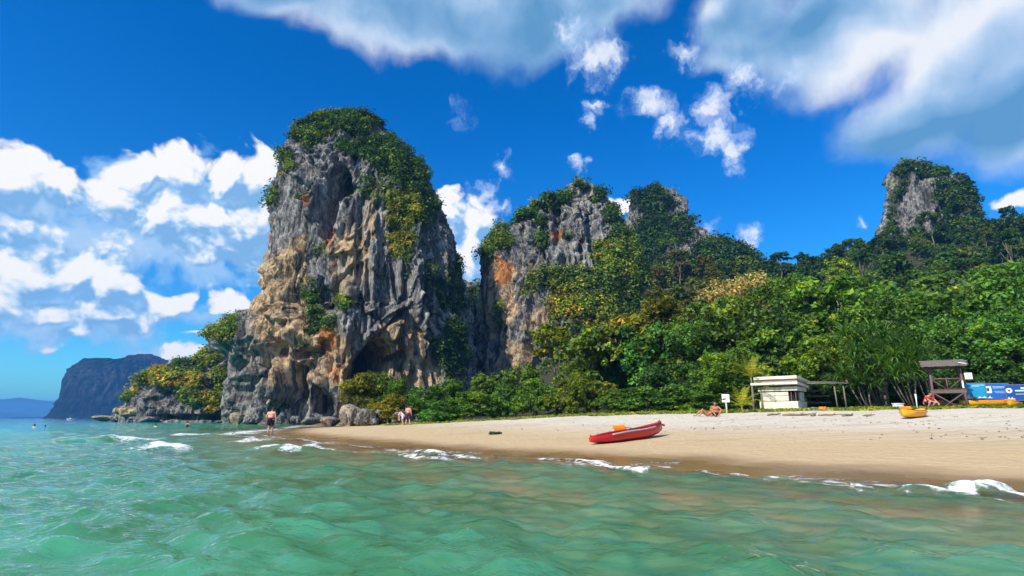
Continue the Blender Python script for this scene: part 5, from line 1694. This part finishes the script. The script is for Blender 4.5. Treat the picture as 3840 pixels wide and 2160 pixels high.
# ------------------------------------------------------------------ watch tower
tb_ = at_ground(3568, 37.6)
tw = empty('watch_tower', tb_, math.radians(-33))
tw.scale = (.93, .93, .93)
TX, TY = .88, .80
for sx_ in (-1, 1):
    for sy_ in (-1, 1):
        MB().tube([(sx_ * (TX + .06), sy_ * (TY + .05), -.2), (sx_ * TX, sy_ * TY, 1.2), (sx_ * TX * .97, sy_ * TY * .97, 2.92)], [.085, .078, .068], 10).build('post', M_WOOD, tw, True)
MB().box((0, -TY - .02, 1.12), (2.02, .10, .24), bev=.015).build('platform_beam', M_WOOD, tw)
MB().box((0, TY + .02, 1.12), (2.02, .10, .24), bev=.015).build('platform_beam', M_WOOD, tw)
for i in range(8):
    MB().box((-.875 + .25 * i, 0, 1.265), (.235, 1.8, .04), bev=.008).build('floor_plank', M_WOOD, tw)
for sy_ in (-1, 1):
    MB().tube([(-TX, sy_ * TY, 2.0), (TX, sy_ * TY, 2.0)], .045, 7).build('top_rail', M_WOOD, tw, True)
    MB().tube([(0, sy_ * TY, 1.98), (0, sy_ * TY, 1.28)], .04, 7).build('rail_post', M_WOOD, tw, True)
    for sg in (-1, 1):
        MB().tube([(sg * .82, sy_ * TY, 1.95), (sg * .08, sy_ * TY, 1.30)], .033, 6).build('rail_brace', M_WOOD, tw, True)
        MB().tube([(sg * .85, sy_ * TY, 1.02), (-sg * .55, sy_ * TY * 1.04, -.05)], .045, 6).build('cross_brace', M_WOOD, tw, True)
for sx_ in (-1, 1):
    MB().tube([(sx_ * TX, -TY, 2.0), (sx_ * TX, TY, 2.0)], .045, 7).build('top_rail', M_WOOD, tw, True)
for sy_ in (-1, 1):
    MB().tube([(-1.22, sy_ * .95, 2.93), (1.16, sy_ * .95, 2.93)], .055, 7).build('roof_beam', M_WOOD, tw, True)
for sg in (-1, 1):
    MB().tube([(-1.26, 0, 3.30), (-1.24, sg * 1.25, 2.84)], .045, 6).build('rafter', M_WOOD, tw, True)
    MB().tube([(1.2, 0, 3.30), (1.18, sg * 1.25, 2.84)], .045, 6).build('rafter', M_WOOD, tw, True)
srng = random.Random(9)
sh_mesh = MB().box((0, 0, 0), (.21, .40, .022), bev=.006)
sh_m = mesh('shingle', np.array([tuple(p) for p in sh_mesh.v]), [tuple(q) for q in sh_mesh.f], M_SHINGLE, smooth=False)
for sg in (-1, 1):
    for r_ in range(5):
        for i in range(13):
            t = r_ / 4
            link('shingle', sh_m, tw, loc=(-1.25 + .198 * i + (.12 if r_ % 2 else 0) + srng.uniform(-.02, .02), sg * (1.28 - t * 1.12), 2.90 + t * .40 + srng.uniform(-.012, .015)),
                 rot=(-sg * .36 + srng.uniform(-.06, .06) * 1.0, srng.uniform(-.06, .06), srng.uniform(-.05, .05) + (math.pi if sg < 0 else 0) * 0))
MB().box((1.24, -.92, 2.14), (.42, .06, .44), bev=.02).build('white_box', M_WHITE, tw)
MB().box((.86, -.92, 1.58), (.09, .05, .5), bev=.02).build('white_tube', M_WHITE, tw)
MB().box((1.0, -1.1, 3.02), (.46, .2, .05), bev=.02, M=Matrix.Rotation(.2, 4, 'Y')).build('roof_patch', M_WHITE, tw)
tag(tw, 'brown wooden lifeguard watch tower with shingle roof and cross braces', 'tower')

# ------------------------------------------------------------------ boards and signs
def board(px_, Y_, w_, h_, zc, mat_, prints, lab, rz):
    b_ = at_ground(px_, Y_)
    o_ = empty('information_board', b_, rz)
    MB().box((0, 0, zc), (w_, .05, h_), bev=.01).build('panel', mat_, o_)
    fr = MB()
    for sg in (-1, 1):
        fr.box((sg * (w_ / 2 + .025), .01, zc), (.05, .08, h_ + .1), bev=.01)
        fr.box((0, .01, zc + sg * (h_ / 2 + .025)), (w_, .08, .05), bev=.01)
    fr.build('frame', M_STEEL, o_)
    for sg in (-1, 1):
        MB().tube([(sg * w_ * .42, .07, -.15), (sg * w_ * .42, .07, zc + h_ * .4)], .035, 7).build('post', M_STEEL, o_, True)
    for (x_, z_, pw, ph, kind) in prints:
        m_ = MB()
        if kind == 'round':
            n = 18
            m_.add([(x_ + math.cos(2 * math.pi * i / n) * pw / 2, -.030, zc + z_ + math.sin(2 * math.pi * i / n) * ph / 2) for i in range(n)], [tuple(range(n))])
        elif kind == 'wave':
            n = 14
            top = [(x_ - pw / 2 + pw * i / n, -.030, zc + z_ + ph * (.35 * math.sin(i * .9) + .2 * math.sin(i * 2.1 + 1))) for i in range(n + 1)]
            bot = [(x_ - pw / 2 + pw * i / n, -.030, zc + z_ - ph / 2) for i in range(n + 1)]
            m_.add(top + bot, [(i, n + 1 + i, n + 2 + i, i + 1) for i in range(n)])
        else:
            m_.box((x_, -.0285, zc + z_), (pw, .005, ph))
        m_.build('print', M_PRINT if kind != 'dark' else M_BLUE3, o_)
    return tag(o_, lab, 'sign')


board(3668, 38.8, 1.28, .98, 1.12, M_BLUE1, [(-.52, .33, .2, .2, 'round'), (-.38, -.36, .55, .3, 'wave'), (.3, .38, .7, .03, 'box'), (.1, .3, .5, .02, 'box'), (.45, -.42, .5, .12, 'wave')],
      'turquoise information board next to the watch tower', math.radians(-30))
board(3755, 38.2, 1.28, .98, 1.06, M_BLUE2, [(-.46, .12, .42, .46, 'box'), (-.44, .12, .14, .22, 'dark'), (.22, .30, .8, .03, 'box'), (.22, .22, .8, .025, 'box'), (-.45, -.36, .34, .16, 'wave'), (.2, .0, .7, .02, 'box'), (.2, -.1, .6, .02, 'box')],
      'middle blue information board with a pale square picture', math.radians(-31))
board(3840, 37.4, 1.3, .96, .95, M_BLUE3, [(-.5, .14, .34, .34, 'round'), (-.5, .14, .1, .12, 'dark'), (.2, .12, .8, .09, 'box'), (.35, .28, .5, .10, 'box'), (-.45, -.34, .34, .14, 'wave'), (.2, -.1, .8, .03, 'box')],
      'navy information board with a white round emblem at the picture edge', math.radians(-32))
nb = at_ground(2726, 39.5)
nbo = empty('notice_board', nb, math.radians(-8))
MB().tube([(0, 0, -.15), (.02, 0, .38), (0, 0, 1.05)], [.06, .055, .05], 7).build('post', simple('pale_post', (.55, .50, .44), .8, .2), nbo, True)
nbp = MB().box((0, -.06, 1.02), (.50, .03, .54), bev=.01).build('panel', M_WHITE, nbo)
MB().add([(-.25, -.078, .98), (-.12, -.078, 1.02), (.02, -.078, 1.02), (.02, -.078, .95), (-.15, -.078, .90), (-.25, -.078, .93)], [(0, 1, 2, 3, 4, 5)]).build('print', M_BLUE3, nbp)
MB().box((.03, -.077, 1.19), (.34, .003, .03)).build('print', simple('grey_print', (.35, .38, .45)), nbp)
tag(nbo, 'small white notice board on a pale post near the sunbathers', 'sign')

# ------------------------------------------------------------------ odds and ends at the top of the beach
def odd(px_, Y_, builder, name, lab, cat, rz=0.0):
    b_ = at_ground(px_, Y_)
    o_ = builder(name)
    o_.location = b_; o_.rotation_euler = (0, 0, rz)
    return tag(o_, lab, cat)


odd(3088, 38.8, lambda n: MB().box((0, 0, .12), (.46, .34, .2), bev=.06).box((-.12, -.02, .22), (.16, .30, .1), bev=.04).box((.12, -.02, .22), (.16, .30, .1), bev=.04).build(n, M_ORANGE, None, True), 'life_vest', 'orange life vest dropped in the grass right of the hut', 'vest', .4)
odd(3374, 38.2, lambda n: MB().box((0, 0, .16), (.62, .36, .30), bev=.05).box((0, 0, .335), (.66, .40, .06), bev=.025).build(n, M_WHITE, None, True), 'cool_box', 'white cool box on the grass near the pandanus', 'box', .2)
odd(3444, 36.4, lambda n: MB().tube([(0, 0, -.1), (.02, 0, .5), (.03, 0, .95)], [.03, .03, .028], 8).box((.03, 0, .82), (.11, .03, .3), bev=.012).build(n, M_WHITE, None, True), 'paddle', 'white paddle stuck upright behind the lone yellow kayak', 'paddle')
odd(3052, 40.0, lambda n: MB().ell((0, 0, .1), (.30, .22, .14), 10, 6).ell((.2, .05, .12), (.16, .14, .1), 8, 5).build(n, simple('grey_bag', (.25, .26, .27), .8), None, True), 'sack', 'grey sack on the grass at the right hut corner', 'bag')

drng = random.Random(5)
for i, (px_, py_, L_, r_, rz, lab) in enumerate([
        (2905, 1558, 1.6, .06, .1, 'driftwood branch in front of the left hut corner'), (2985, 1560, 2.2, .08, -.08, 'long driftwood log in front of the hut'),
        (3050, 1559, 1.2, .10, .3, 'thick pale driftwood stump right of the hut front'), (3110, 1560, 1.8, .05, -.2, 'thin driftwood stick below the lean-to'),
        (3180, 1561, 1.4, .07, .15, 'driftwood log left of the pandanus on the sand'), (3260, 1562, 1.0, .05, -.3, 'short driftwood stick left of the lone yellow kayak'),
        (2430, 1552, 1.3, .05, .05, 'brown branch on the sand edge above the red kayak'), (1935, 1574, 1.6, .07, .1, 'reddish branch washed up below the fluted cliff')]):
    L_ *= .62; rz *= 3
    P = gnd(px_, py_)
    pts_ = [(-L_ / 2, 0, .02), (-L_ * .2, drng.uniform(-.08, .08), .07), (L_ * .15, drng.uniform(-.1, .1), .06), (L_ / 2, drng.uniform(-.1, .1), .10)]
    m_ = MB().tube(pts_, [r_, r_ * .9, r_ * .75, r_ * .4], 7)
    m_.tube([pts_[1], (-L_ * .1, .2, .10), (-L_ * .02, .42, .08)], [r_ * .5, r_ * .35, r_ * .15], 5)
    m_.tube([pts_[2], (L_ * .3, -.14, .2)], [r_ * .45, r_ * .15], 5)
    tag(m_.build('driftwood', M_DRIFT, None, True, loc=tuple(P), rot=(0, 0, rz)), lab, 'driftwood')
P = gnd(1853, 1630)
v, f, a, b = leaves(np.array([P + (dx_, dy_, .07) for dx_, dy_ in ((-.16, 0), (0, .05), (.12, -.03), (.24, .02))]), np.full(4, .13), 30, .13, RNG, .6, .7, .1, np.full(4, .15), np.full(4, .3))
tag(link('seaweed', mesh('seaweed', v, f, M_SLEAF, dict(tone=a, hue=b), smooth=False)), 'dark clump of seaweed alone on the middle sand', 'seaweed')

# ------------------------------------------------------------------ people
def cap(mb, p0, p1, r0, r1, n=10):
    p0, p1 = Vector(p0), Vector(p1)
    d = p1 - p0
    L_ = max(d.length, 1e-4)
    u = d / L_
    pts_, rs_ = [], []
    for k in range(4):
        a_ = math.pi / 2 * k / 4
        pts_.append(p0 - u * r0 * math.cos(a_)); rs_.append(max(.002, r0 * math.sin(a_)))
    pts_ += [p0, p1]; rs_ += [r0, r1]
    for k in range(3, -1, -1):
        a_ = math.pi / 2 * k / 4
        pts_.append(p1 + u * r1 * math.cos(a_)); rs_.append(max(.002, r1 * math.sin(a_)))
    mb.tube(pts_, rs_, n)


def chain(mb, pts_, rs_):
    for i in range(len(pts_) - 1):
        cap(mb, pts_[i], pts_[i + 1], rs_[i], rs_[i + 1])


def hand(mb, wrist, d, across, curl):
    """palm, four fingers of unequal length and a thumb leaving the side of the palm; d = along the hand, across = towards the thumb"""
    w_, d, ac = Vector(wrist), Vector(d).normalized(), Vector(across).normalized()
    ac = (ac - d * ac.dot(d)).normalized()
    nrm = d.cross(ac)
    for k in (-1, 0, 1):
        cap(mb, w_ + ac * .018 * k, w_ + d * .085 + ac * .026 * k, .018, .015, 8)
    for k, L_ in zip((-1.5, -.5, .5, 1.5), (.06, .075, .08, .07)):
        b_ = w_ + d * .09 + ac * .019 * k
        m_ = b_ + (d + nrm * curl * .4).normalized() * L_ * .55
        e_ = m_ + (d + nrm * curl * 1.3).normalized() * L_ * .5
        cap(mb, b_, m_, .0095, .009, 6); cap(mb, m_, e_, .009, .0075, 6)
    t0 = w_ + d * .025 + ac * .03
    t1 = t0 + (d * .6 + ac).normalized() * .04
    cap(mb, t0, t1, .012, .011, 6); cap(mb, t1, t1 + (d + ac * .3).normalized() * .035, .011, .008, 6)


def head(mb, c, fwd, up=(0, 0, 1)):
    c, f_, u_ = Vector(c), Vector(fwd).normalized(), Vector(up).normalized()
    s_ = f_.cross(u_).normalized(); u_ = s_.cross(f_).normalized()
    cap(mb, c + u_ * .035 - f_ * .012, c + u_ * .025 + f_ * .02, .088, .082, 14)
    cap(mb, c - u_ * .01 + f_ * .02, c - u_ * .075 + f_ * .035, .070, .042, 12)
    cap(mb, c + u_ * .01 + f_ * .095, c - u_ * .028 + f_ * .108, .010, .015, 6)
    cap(mb, c - u_ * .055 + f_ * .082 - s_ * .016, c - u_ * .055 + f_ * .082 + s_ * .016, .008, .008, 6)
    for sg in (-1, 1):
        cap(mb, c + s_ * sg * .085 + u_ * .015, c + s_ * sg * .088 - u_ * .02, .016, .011, 6)


def face_and_hair(parent, c, fwd, up=(0, 0, 1), hair=True, long_=False):
    c, f_, u_ = Vector(c), Vector(fwd).normalized(), Vector(up).normalized()
    s_ = f_.cross(u_).normalized(); u_ = s_.cross(f_).normalized()
    m_ = MB()
    for sg in (-1, 1):
        m_.ell(c + f_ * .098 + s_ * sg * .032 + u_ * .012, (.011, .011, .008), 8, 6)
    m_.build('eyes', M_BLACK, parent, True)
    if hair:
        R_ = Matrix((s_, f_, u_)).transposed().to_4x4()
        h_ = MB().ell(c + u_ * .055 - f_ * .022, (.096, .102, .082), 14, 10, R_)
        h_.ell(c + u_ * .0 - f_ * .045, (.088, .068, .088), 12, 8, R_)
        if long_:
            h_.ell(c - u_ * .10 - f_ * .06, (.07, .04, .13), 10, 8, R_)
        h_.build('hair', M_HAIR, parent, True)


def body(name, mb, m_, voxel=.009, ratio=.22):
    ob = link('tmp_body', mesh('tmp', np.array([tuple(p) for p in mb.v]), [tuple(q) for q in mb.f], m_))
    r_ = ob.modifiers.new('r', 'REMESH'); r_.mode = 'VOXEL'; r_.voxel_size = voxel
    s_ = ob.modifiers.new('s', 'SMOOTH'); s_.factor = .5; s_.iterations = 4
    d_ = ob.modifiers.new('d', 'DECIMATE'); d_.ratio = ratio
    dg_ = bpy.context.evaluated_depsgraph_get()
    me = bpy.data.meshes.new_from_object(ob.evaluated_get(dg_))
    bpy.data.objects.remove(ob)
    me.name = 'body'
    me.polygons.foreach_set('use_smooth', np.ones(len(me.polygons), bool))
    me.materials.clear(); me.materials.append(m_)
    return me


def cloth_tubes(parent, name, tubes, m_):
    mb = MB()
    for pts_, rs_ in tubes:
        mb.tube(pts_, rs_, 14)
    me = body(name, mb, m_, .014, .5)
    return link(name, me, parent)


def torso(mb, hip, chest, side, wide=1.0, belly=1.0):
    hip, chest, s_ = Vector(hip), Vector(chest), Vector(side).normalized()
    up_ = (chest - hip)
    cap(mb, hip - s_ * .085 * wide, hip + s_ * .085 * wide, .105 * wide, .105 * wide, 14)
    m1 = hip + up_ * .42
    cap(mb, m1 - s_ * .075 * wide, m1 + s_ * .075 * wide, .112 * belly, .112 * belly, 14)
    m2 = hip + up_ * .78
    cap(mb, m2 - s_ * .10 * wide, m2 + s_ * .10 * wide, .112 * wide, .112 * wide, 14)
    cap(mb, chest - s_ * .155 * wide, chest + s_ * .155 * wide, .068, .068, 12)
    cap(mb, hip, m2, .11, .12, 14)


def limb_leg(mb, hip, knee, ankle, toe, k=1.0):
    chain(mb, [hip, knee, ankle], [.088 * k, .055 * k, .036])
    cap(mb, Vector(knee).lerp(Vector(ankle), .12), Vector(knee).lerp(Vector(ankle), .42), .05 * k, .056 * k)
    cap(mb, ankle, toe, .034, .026)


# the man walking away along the water line
P = gnd(1010, 1629)
b_ = MB()
torso(b_, (0, 0, .95), (0, .05, 1.42), (1, 0, 0), 1.22, 1.28)
cap(b_, (0, .05, 1.44), (0, .12, 1.53), .065, .058)
hc = (.02, .17, 1.58)
head(b_, hc, (.1, 1, -.55))
chain(b_, [(-.235, .04, 1.42), (-.33, .02, 1.14), (-.34, .10, .90)], [.058, .046, .031])
hand(b_, (-.34, .11, .88), (0, .12, -1), (0, 1, 0), .5)
chain(b_, [(.235, .04, 1.42), (.31, .03, 1.14), (.36, .03, .88)], [.058, .046, .031])
hand(b_, (.36, .03, .86), (.05, .05, -1), (0, 1, 0), -.5)
limb_leg(b_, (-.10, 0, .92), (-.10, .03, .50), (-.09, -.04, .09), (-.10, .13, .03), 1.1)
limb_leg(b_, (.10, 0, .92), (.09, .16, .52), (.06, .12, .10), (.07, .29, .03), 1.1)
man = link('person', body('person', b_, M_SKIN), loc=tuple(P), scale=.99)
face_and_hair(man, hc, (.1, 1, -.55))
cloth_tubes(man, 'shorts', [([(0, 0, 1.06), (0, 0, .86)], [.205, .20]), ([(-.10, 0, .95), (-.105, .02, .58)], [.135, .115]), ([(.10, 0, .95), (.10, .09, .58)], [.135, .115])], M_CLOTH_K)
tag(man, 'person in black shorts walking away along the water line', 'person')
man.rotation_euler = (0, 0, math.radians(-6))

# the couple by the boulders
P = at_ground(1530, 51)
b_ = MB()
torso(b_, (0, 0, .93), (0, .02, 1.40), (1, 0, 0), 1.05, 1.05)
cap(b_, (0, .02, 1.42), (0, .03, 1.52), .06, .055)
hc = (-.01, .05, 1.60)
head(b_, hc, (-.3, 1, -.1))
chain(b_, [(-.2, .02, 1.40), (-.26, .10, 1.14), (-.22, .26, .96)], [.052, .042, .03])
hand(b_, (-.22, .27, .95), (.1, .7, -.6), (1, 0, 0), .4)
chain(b_, [(.2, .02, 1.40), (.27, -.06, 1.12), (.31, -.02, .88)], [.052, .042, .03])
hand(b_, (.31, -.02, .86), (.05, .1, -1), (0, 1, 0), -.5)
limb_leg(b_, (-.09, 0, .92), (-.13, .10, .50), (-.17, -.02, .09), (-.18, .14, .03))
limb_leg(b_, (.09, 0, .92), (.14, .0, .50), (.22, -.12, .09), (.24, .04, .03))
p2 = link('person', body('person', b_, M_SKIN), loc=tuple(P))
face_and_hair(p2, hc, (-.3, 1, -.1))
cloth_tubes(p2, 'shorts', [([(0, 0, 1.03), (0, 0, .85)], [.175, .17]), ([(-.09, 0, .93), (-.12, .07, .52)], [.118, .105]), ([(.09, 0, .93), (.13, .01, .52)], [.118, .105])], M_CLOTH_P)
tag(p2, 'bare backed person in plum shorts strolling beside the boulders', 'person')
P = at_ground(1512, 51)
b_ = MB()
torso(b_, (0, 0, .80), (-.34, .05, 1.08), (0, 1, 0), .92, .92)
cap(b_, (-.36, .05, 1.09), (-.45, .05, 1.11), .055, .05)
hc = (-.50, .05, 1.12)
head(b_, hc, (-.7, 0, -.7), (-.6, 0, .8))
chain(b_, [(-.32, -.14, 1.05), (-.42, -.2, .80), (-.38, -.16, .57)], [.045, .036, .026])
hand(b_, (-.38, -.16, .55), (0, .1, -1), (-1, 0, 0), .5)
chain(b_, [(-.32, .22, 1.05), (-.40, .24, .80), (-.36, .18, .58)], [.045, .036, .026])
hand(b_, (-.36, .18, .56), (0, -.1, -1), (-1, 0, 0), -.5)
limb_leg(b_, (0, -.08, .80), (-.10, -.09, .45), (.02, -.09, .09), (-.14, -.09, .03), .9)
limb_leg(b_, (0, .08, .80), (-.06, .10, .45), (.06, .09, .09), (-.10, .10, .03), .9)
p3 = link('person', body('person', b_, M_SKIN), loc=(P[0], P[1] + .1, P[2]))
face_and_hair(p3, hc, (-.7, 0, -.7), (-.6, 0, .8), True, False)
cloth_tubes(p3, 'top', [([(.02, 0, .76), (-.16, .02, .94), (-.34, .05, 1.07)], [.165, .155, .15]), ([(-.32, -.12, 1.05), (-.40, -.19, .86)], [.07, .055]), ([(-.32, .2, 1.05), (-.39, .23, .86)], [.07, .055])], M_CLOTH_L)
cloth_tubes(p3, 'shorts', [([(.03, 0, .88), (0, 0, .74)], [.155, .15]), ([(0, -.08, .78), (-.07, -.09, .52)], [.105, .09]), ([(0, .08, .78), (-.04, .10, .52)], [.105, .09])], M_CLOTH_L)
tag(p3, 'person in a pale lilac outfit bending forward beside the stroller in plum shorts', 'person')

# the sunbathing pair
P = gnd(2684, 1562)
b_ = MB()
torso(b_, (.05, .1, .12), (-.02, -.02, .56), (1, -.35, 0), 1.0, 1.05)
cap(b_, (-.02, -.03, .58), (-.03, -.08, .68), .058, .052)
hc = (-.03, -.12, .74)
head(b_, hc, (-.35, -1, -.3))
limb_leg(b_, (-.05, .05, .12), (-.30, -.30, .40), (-.18, -.52, .06), (-.26, -.64, .03))
limb_leg(b_, (.14, .02, .12), (.24, -.36, .36), (-.02, -.50, .06), (-.12, -.60, .03))
chain(b_, [(-.19, .03, .55), (-.34, -.16, .40), (-.16, -.40, .30)], [.052, .042, .03])
hand(b_, (-.15, -.41, .29), (1, -.5, -.1), (0, 0, 1), .5)
chain(b_, [(.17, -.08, .55), (.30, -.26, .36), (.04, -.44, .27)], [.052, .042, .03])
hand(b_, (.03, -.45, .27), (-1, -.4, 0), (0, 0, 1), -.5)
s1 = link('person', body('person', b_, M_SKIN2), loc=tuple(P), scale=1.04)
face_and_hair(s1, hc, (-.35, -1, -.3), long_=True)
cloth_tubes(s1, 'swim_shorts', [([(.06, .12, .20), (.05, .08, .05)], [.17, .165]), ([(-.05, .05, .14), (-.17, -.12, .24)], [.105, .095]), ([(.13, .02, .14), (.19, -.16, .24)], [.105, .095])], M_CLOTH_K)
tag(s1, 'tanned dark haired person sitting on the sand hugging the knees', 'person')
P = gnd(2650, 1562)
b_ = MB()
torso(b_, (.10, .12, .12), (.50, .22, .30), (.2, -1, 0), .95, .95)
cap(b_, (.52, .22, .31), (.60, .24, .36), .055, .05)
hc = (.66, .26, .40)
head(b_, hc, (-.6, -.5, .6), (.6, 0, .8))
limb_leg(b_, (.06, .04, .12), (-.24, -.04, .44), (-.42, -.06, .06), (-.58, -.08, .05), .95)
limb_leg(b_, (.08, .22, .12), (-.30, .20, .34), (-.62, .18, .06), (-.78, .17, .06), .95)
chain(b_, [(.50, .04, .30), (.42, -.12, .16), (.30, -.20, .05)], [.046, .038, .027])
hand(b_, (.29, -.21, .04), (-1, -.4, -.1), (0, 1, 0), .2)
chain(b_, [(.50, .40, .30), (.60, .46, .14), (.48, .50, .04)], [.046, .038, .027])
hand(b_, (.47, .5, .04), (-1, 0, -.1), (0, -1, 0), .2)
s2 = link('person', body('person', b_, M_SKIN2), loc=tuple(P))
face_and_hair(s2, hc, (-.6, -.5, .6), (.6, 0, .8))
cloth_tubes(s2, 'swimwear', [([(.16, .14, .16), (.04, .11, .10)], [.135, .13])], M_CLOTH_R)
tag(s2, 'tanned person reclining with raised knees beside the sitting sunbather', 'person')

# crouching figure in red by the tower
P = at_ground(3486, 37.0)
b_ = MB()
torso(b_, (0, .1, .36), (.05, -.08, .80), (1, 0, 0), 1.0, 1.1)
cap(b_, (.05, -.09, .82), (.07, -.14, .90), .058, .052)
hc = (.08, -.18, .96)
head(b_, hc, (.3, -1, -.5))
limb_leg(b_, (-.12, .06, .34), (-.20, -.34, .46), (-.16, -.10, .08), (-.18, -.27, .03))
limb_leg(b_, (.12, .06, .34), (.22, -.34, .46), (.20, -.10, .08), (.22, -.27, .03))
chain(b_, [(-.16, -.07, .79), (-.26, -.28, .58), (-.08, -.46, .46)], [.05, .04, .029])
hand(b_, (-.07, -.47, .45), (.8, -.5, -.3), (0, 0, 1), .5)
chain(b_, [(.25, -.08, .79), (.36, -.28, .56), (.28, -.48, .40)], [.05, .04, .029])
hand(b_, (.28, -.49, .38), (-.3, -.4, -.9), (0, -1, 0), -.5)
p5 = link('person', body('person', b_, M_SKIN), loc=tuple(P), rot=(0, 0, .3))
face_and_hair(p5, hc, (.3, -1, -.5))
cloth_tubes(p5, 'shirt', [([(0, .12, .34), (.02, .02, .58), (.05, -.08, .80)], [.18, .175, .165]), ([(-.15, -.07, .79), (-.23, -.22, .64)], [.075, .065]), ([(.24, -.08, .79), (.33, -.22, .62)], [.075, .065])], M_CLOTH_R)
cloth_tubes(p5, 'shorts', [([(0, .12, .42), (0, .09, .27)], [.17, .16]), ([(-.12, .05, .36), (-.18, -.24, .44)], [.11, .095]), ([(.12, .05, .36), (.20, -.24, .44)], [.11, .095])], M_CLOTH_K)
tag(p5, 'person in a red shirt crouching at the foot of the watch tower', 'person')


# swimmers
def swimmer(px_, py_, rise, fwd, m_skin, top_m, lab, arms=True, hair=True):
    xy = G(px_, py_, 0.0)
    b_ = MB()
    torso(b_, (0, 0, -.55), (0, 0, -.10), (1, 0, 0), 1.0, 1.0)
    cap(b_, (0, 0, -.08), (0, .02, .04), .06, .055)
    hc = (0, .02, .12)
    head(b_, hc, fwd)
    if arms:
        for sg in (-1, 1):
            chain(b_, [(sg * .19, 0, -.10), (sg * .34, .12, -.24), (sg * .30, .34, -.20)], [.05, .042, .03])
            hand(b_, (sg * .30, .35, -.20), (0, 1, .1), (-sg, 0, 0), .2)
    limb_leg(b_, (-.09, 0, -.6), (-.10, .1, -1.0), (-.10, -.05, -1.40), (-.10, .12, -1.45))
    limb_leg(b_, (.09, 0, -.6), (.12, .14, -1.0), (.10, .05, -1.40), (.10, .2, -1.45))
    o_ = link('person', body('person', b_, m_skin, .012, .3), loc=(xy[0], xy[1], rise))
    face_and_hair(o_, hc, fwd, hair=hair)
    if top_m:
        cloth_tubes(o_, 'swim_top', [([(0, 0, -.50), (0, 0, -.30), (0, .01, -.10)], [.165, .17, .175])], top_m)
    tag(o_, lab, 'person')


swimmer(128, 1604, .16, (.2, 1, 0), M_SKIN, None, 'dark haired swimmer with bare shoulders, the outer of the close pair')
swimmer(168, 1602, .02, (-1, .2, 0), M_SKIN2, None, 'swimmer up to the chin, the inner of the close pair')
swimmer(583, 1600, .12, (.3, 1, 0), M_SKIN, M_CLOTH_Y, 'swimmer in a lime top standing off the dark headland')
swimmer(703, 1602, .45, (.8, .5, 0), M_SKIN, M_CLOTH_K, 'swimmer standing chest high in a dark top near the foam')

# little white boat far out
xy = G(266, 1573.2, 0)
bt = kayak('motor_boat', 5.2, 1.6, .75, M_WHITE, M_WHITE, M_GREYP, (), M_WHITE, .3)
bt.location = (xy[0], xy[1], -.15); bt.rotation_euler = (0, 0, .5)
MB().box((-.4, 0, 1.0), (1.3, 1.1, .75), bev=.12).build('cabin', M_WHITE, bt, True)
MB().box((-.05, 0, 1.08), (.66, 1.12, .3), bev=.05).build('cabin_window', M_BLACK, bt, True)
tag(bt, 'tiny white boat in front of the far island', 'boat')

# ------------------------------------------------------------------ haze
hz_ = MB().box((0, 0, 64), (30000, 30000, 156))
hzm = mesh('haze', np.array([tuple(p) for p in hz_.v]), [tuple(q) for q in hz_.f], None, smooth=False)
hm, q, out = mat('sea_haze')
pv = q.n('ShaderNodeVolumePrincipled')
pv.inputs['Color'].default_value = (0.10, 0.42, 1.0, 1)
pv.inputs['Density'].default_value = 0.00020
q.t.links.new(pv.outputs[0], out.inputs['Volume'])
hzm.materials.append(hm)
tag(link('haze', hzm), 'thin blue haze over the sea', kind='stuff')
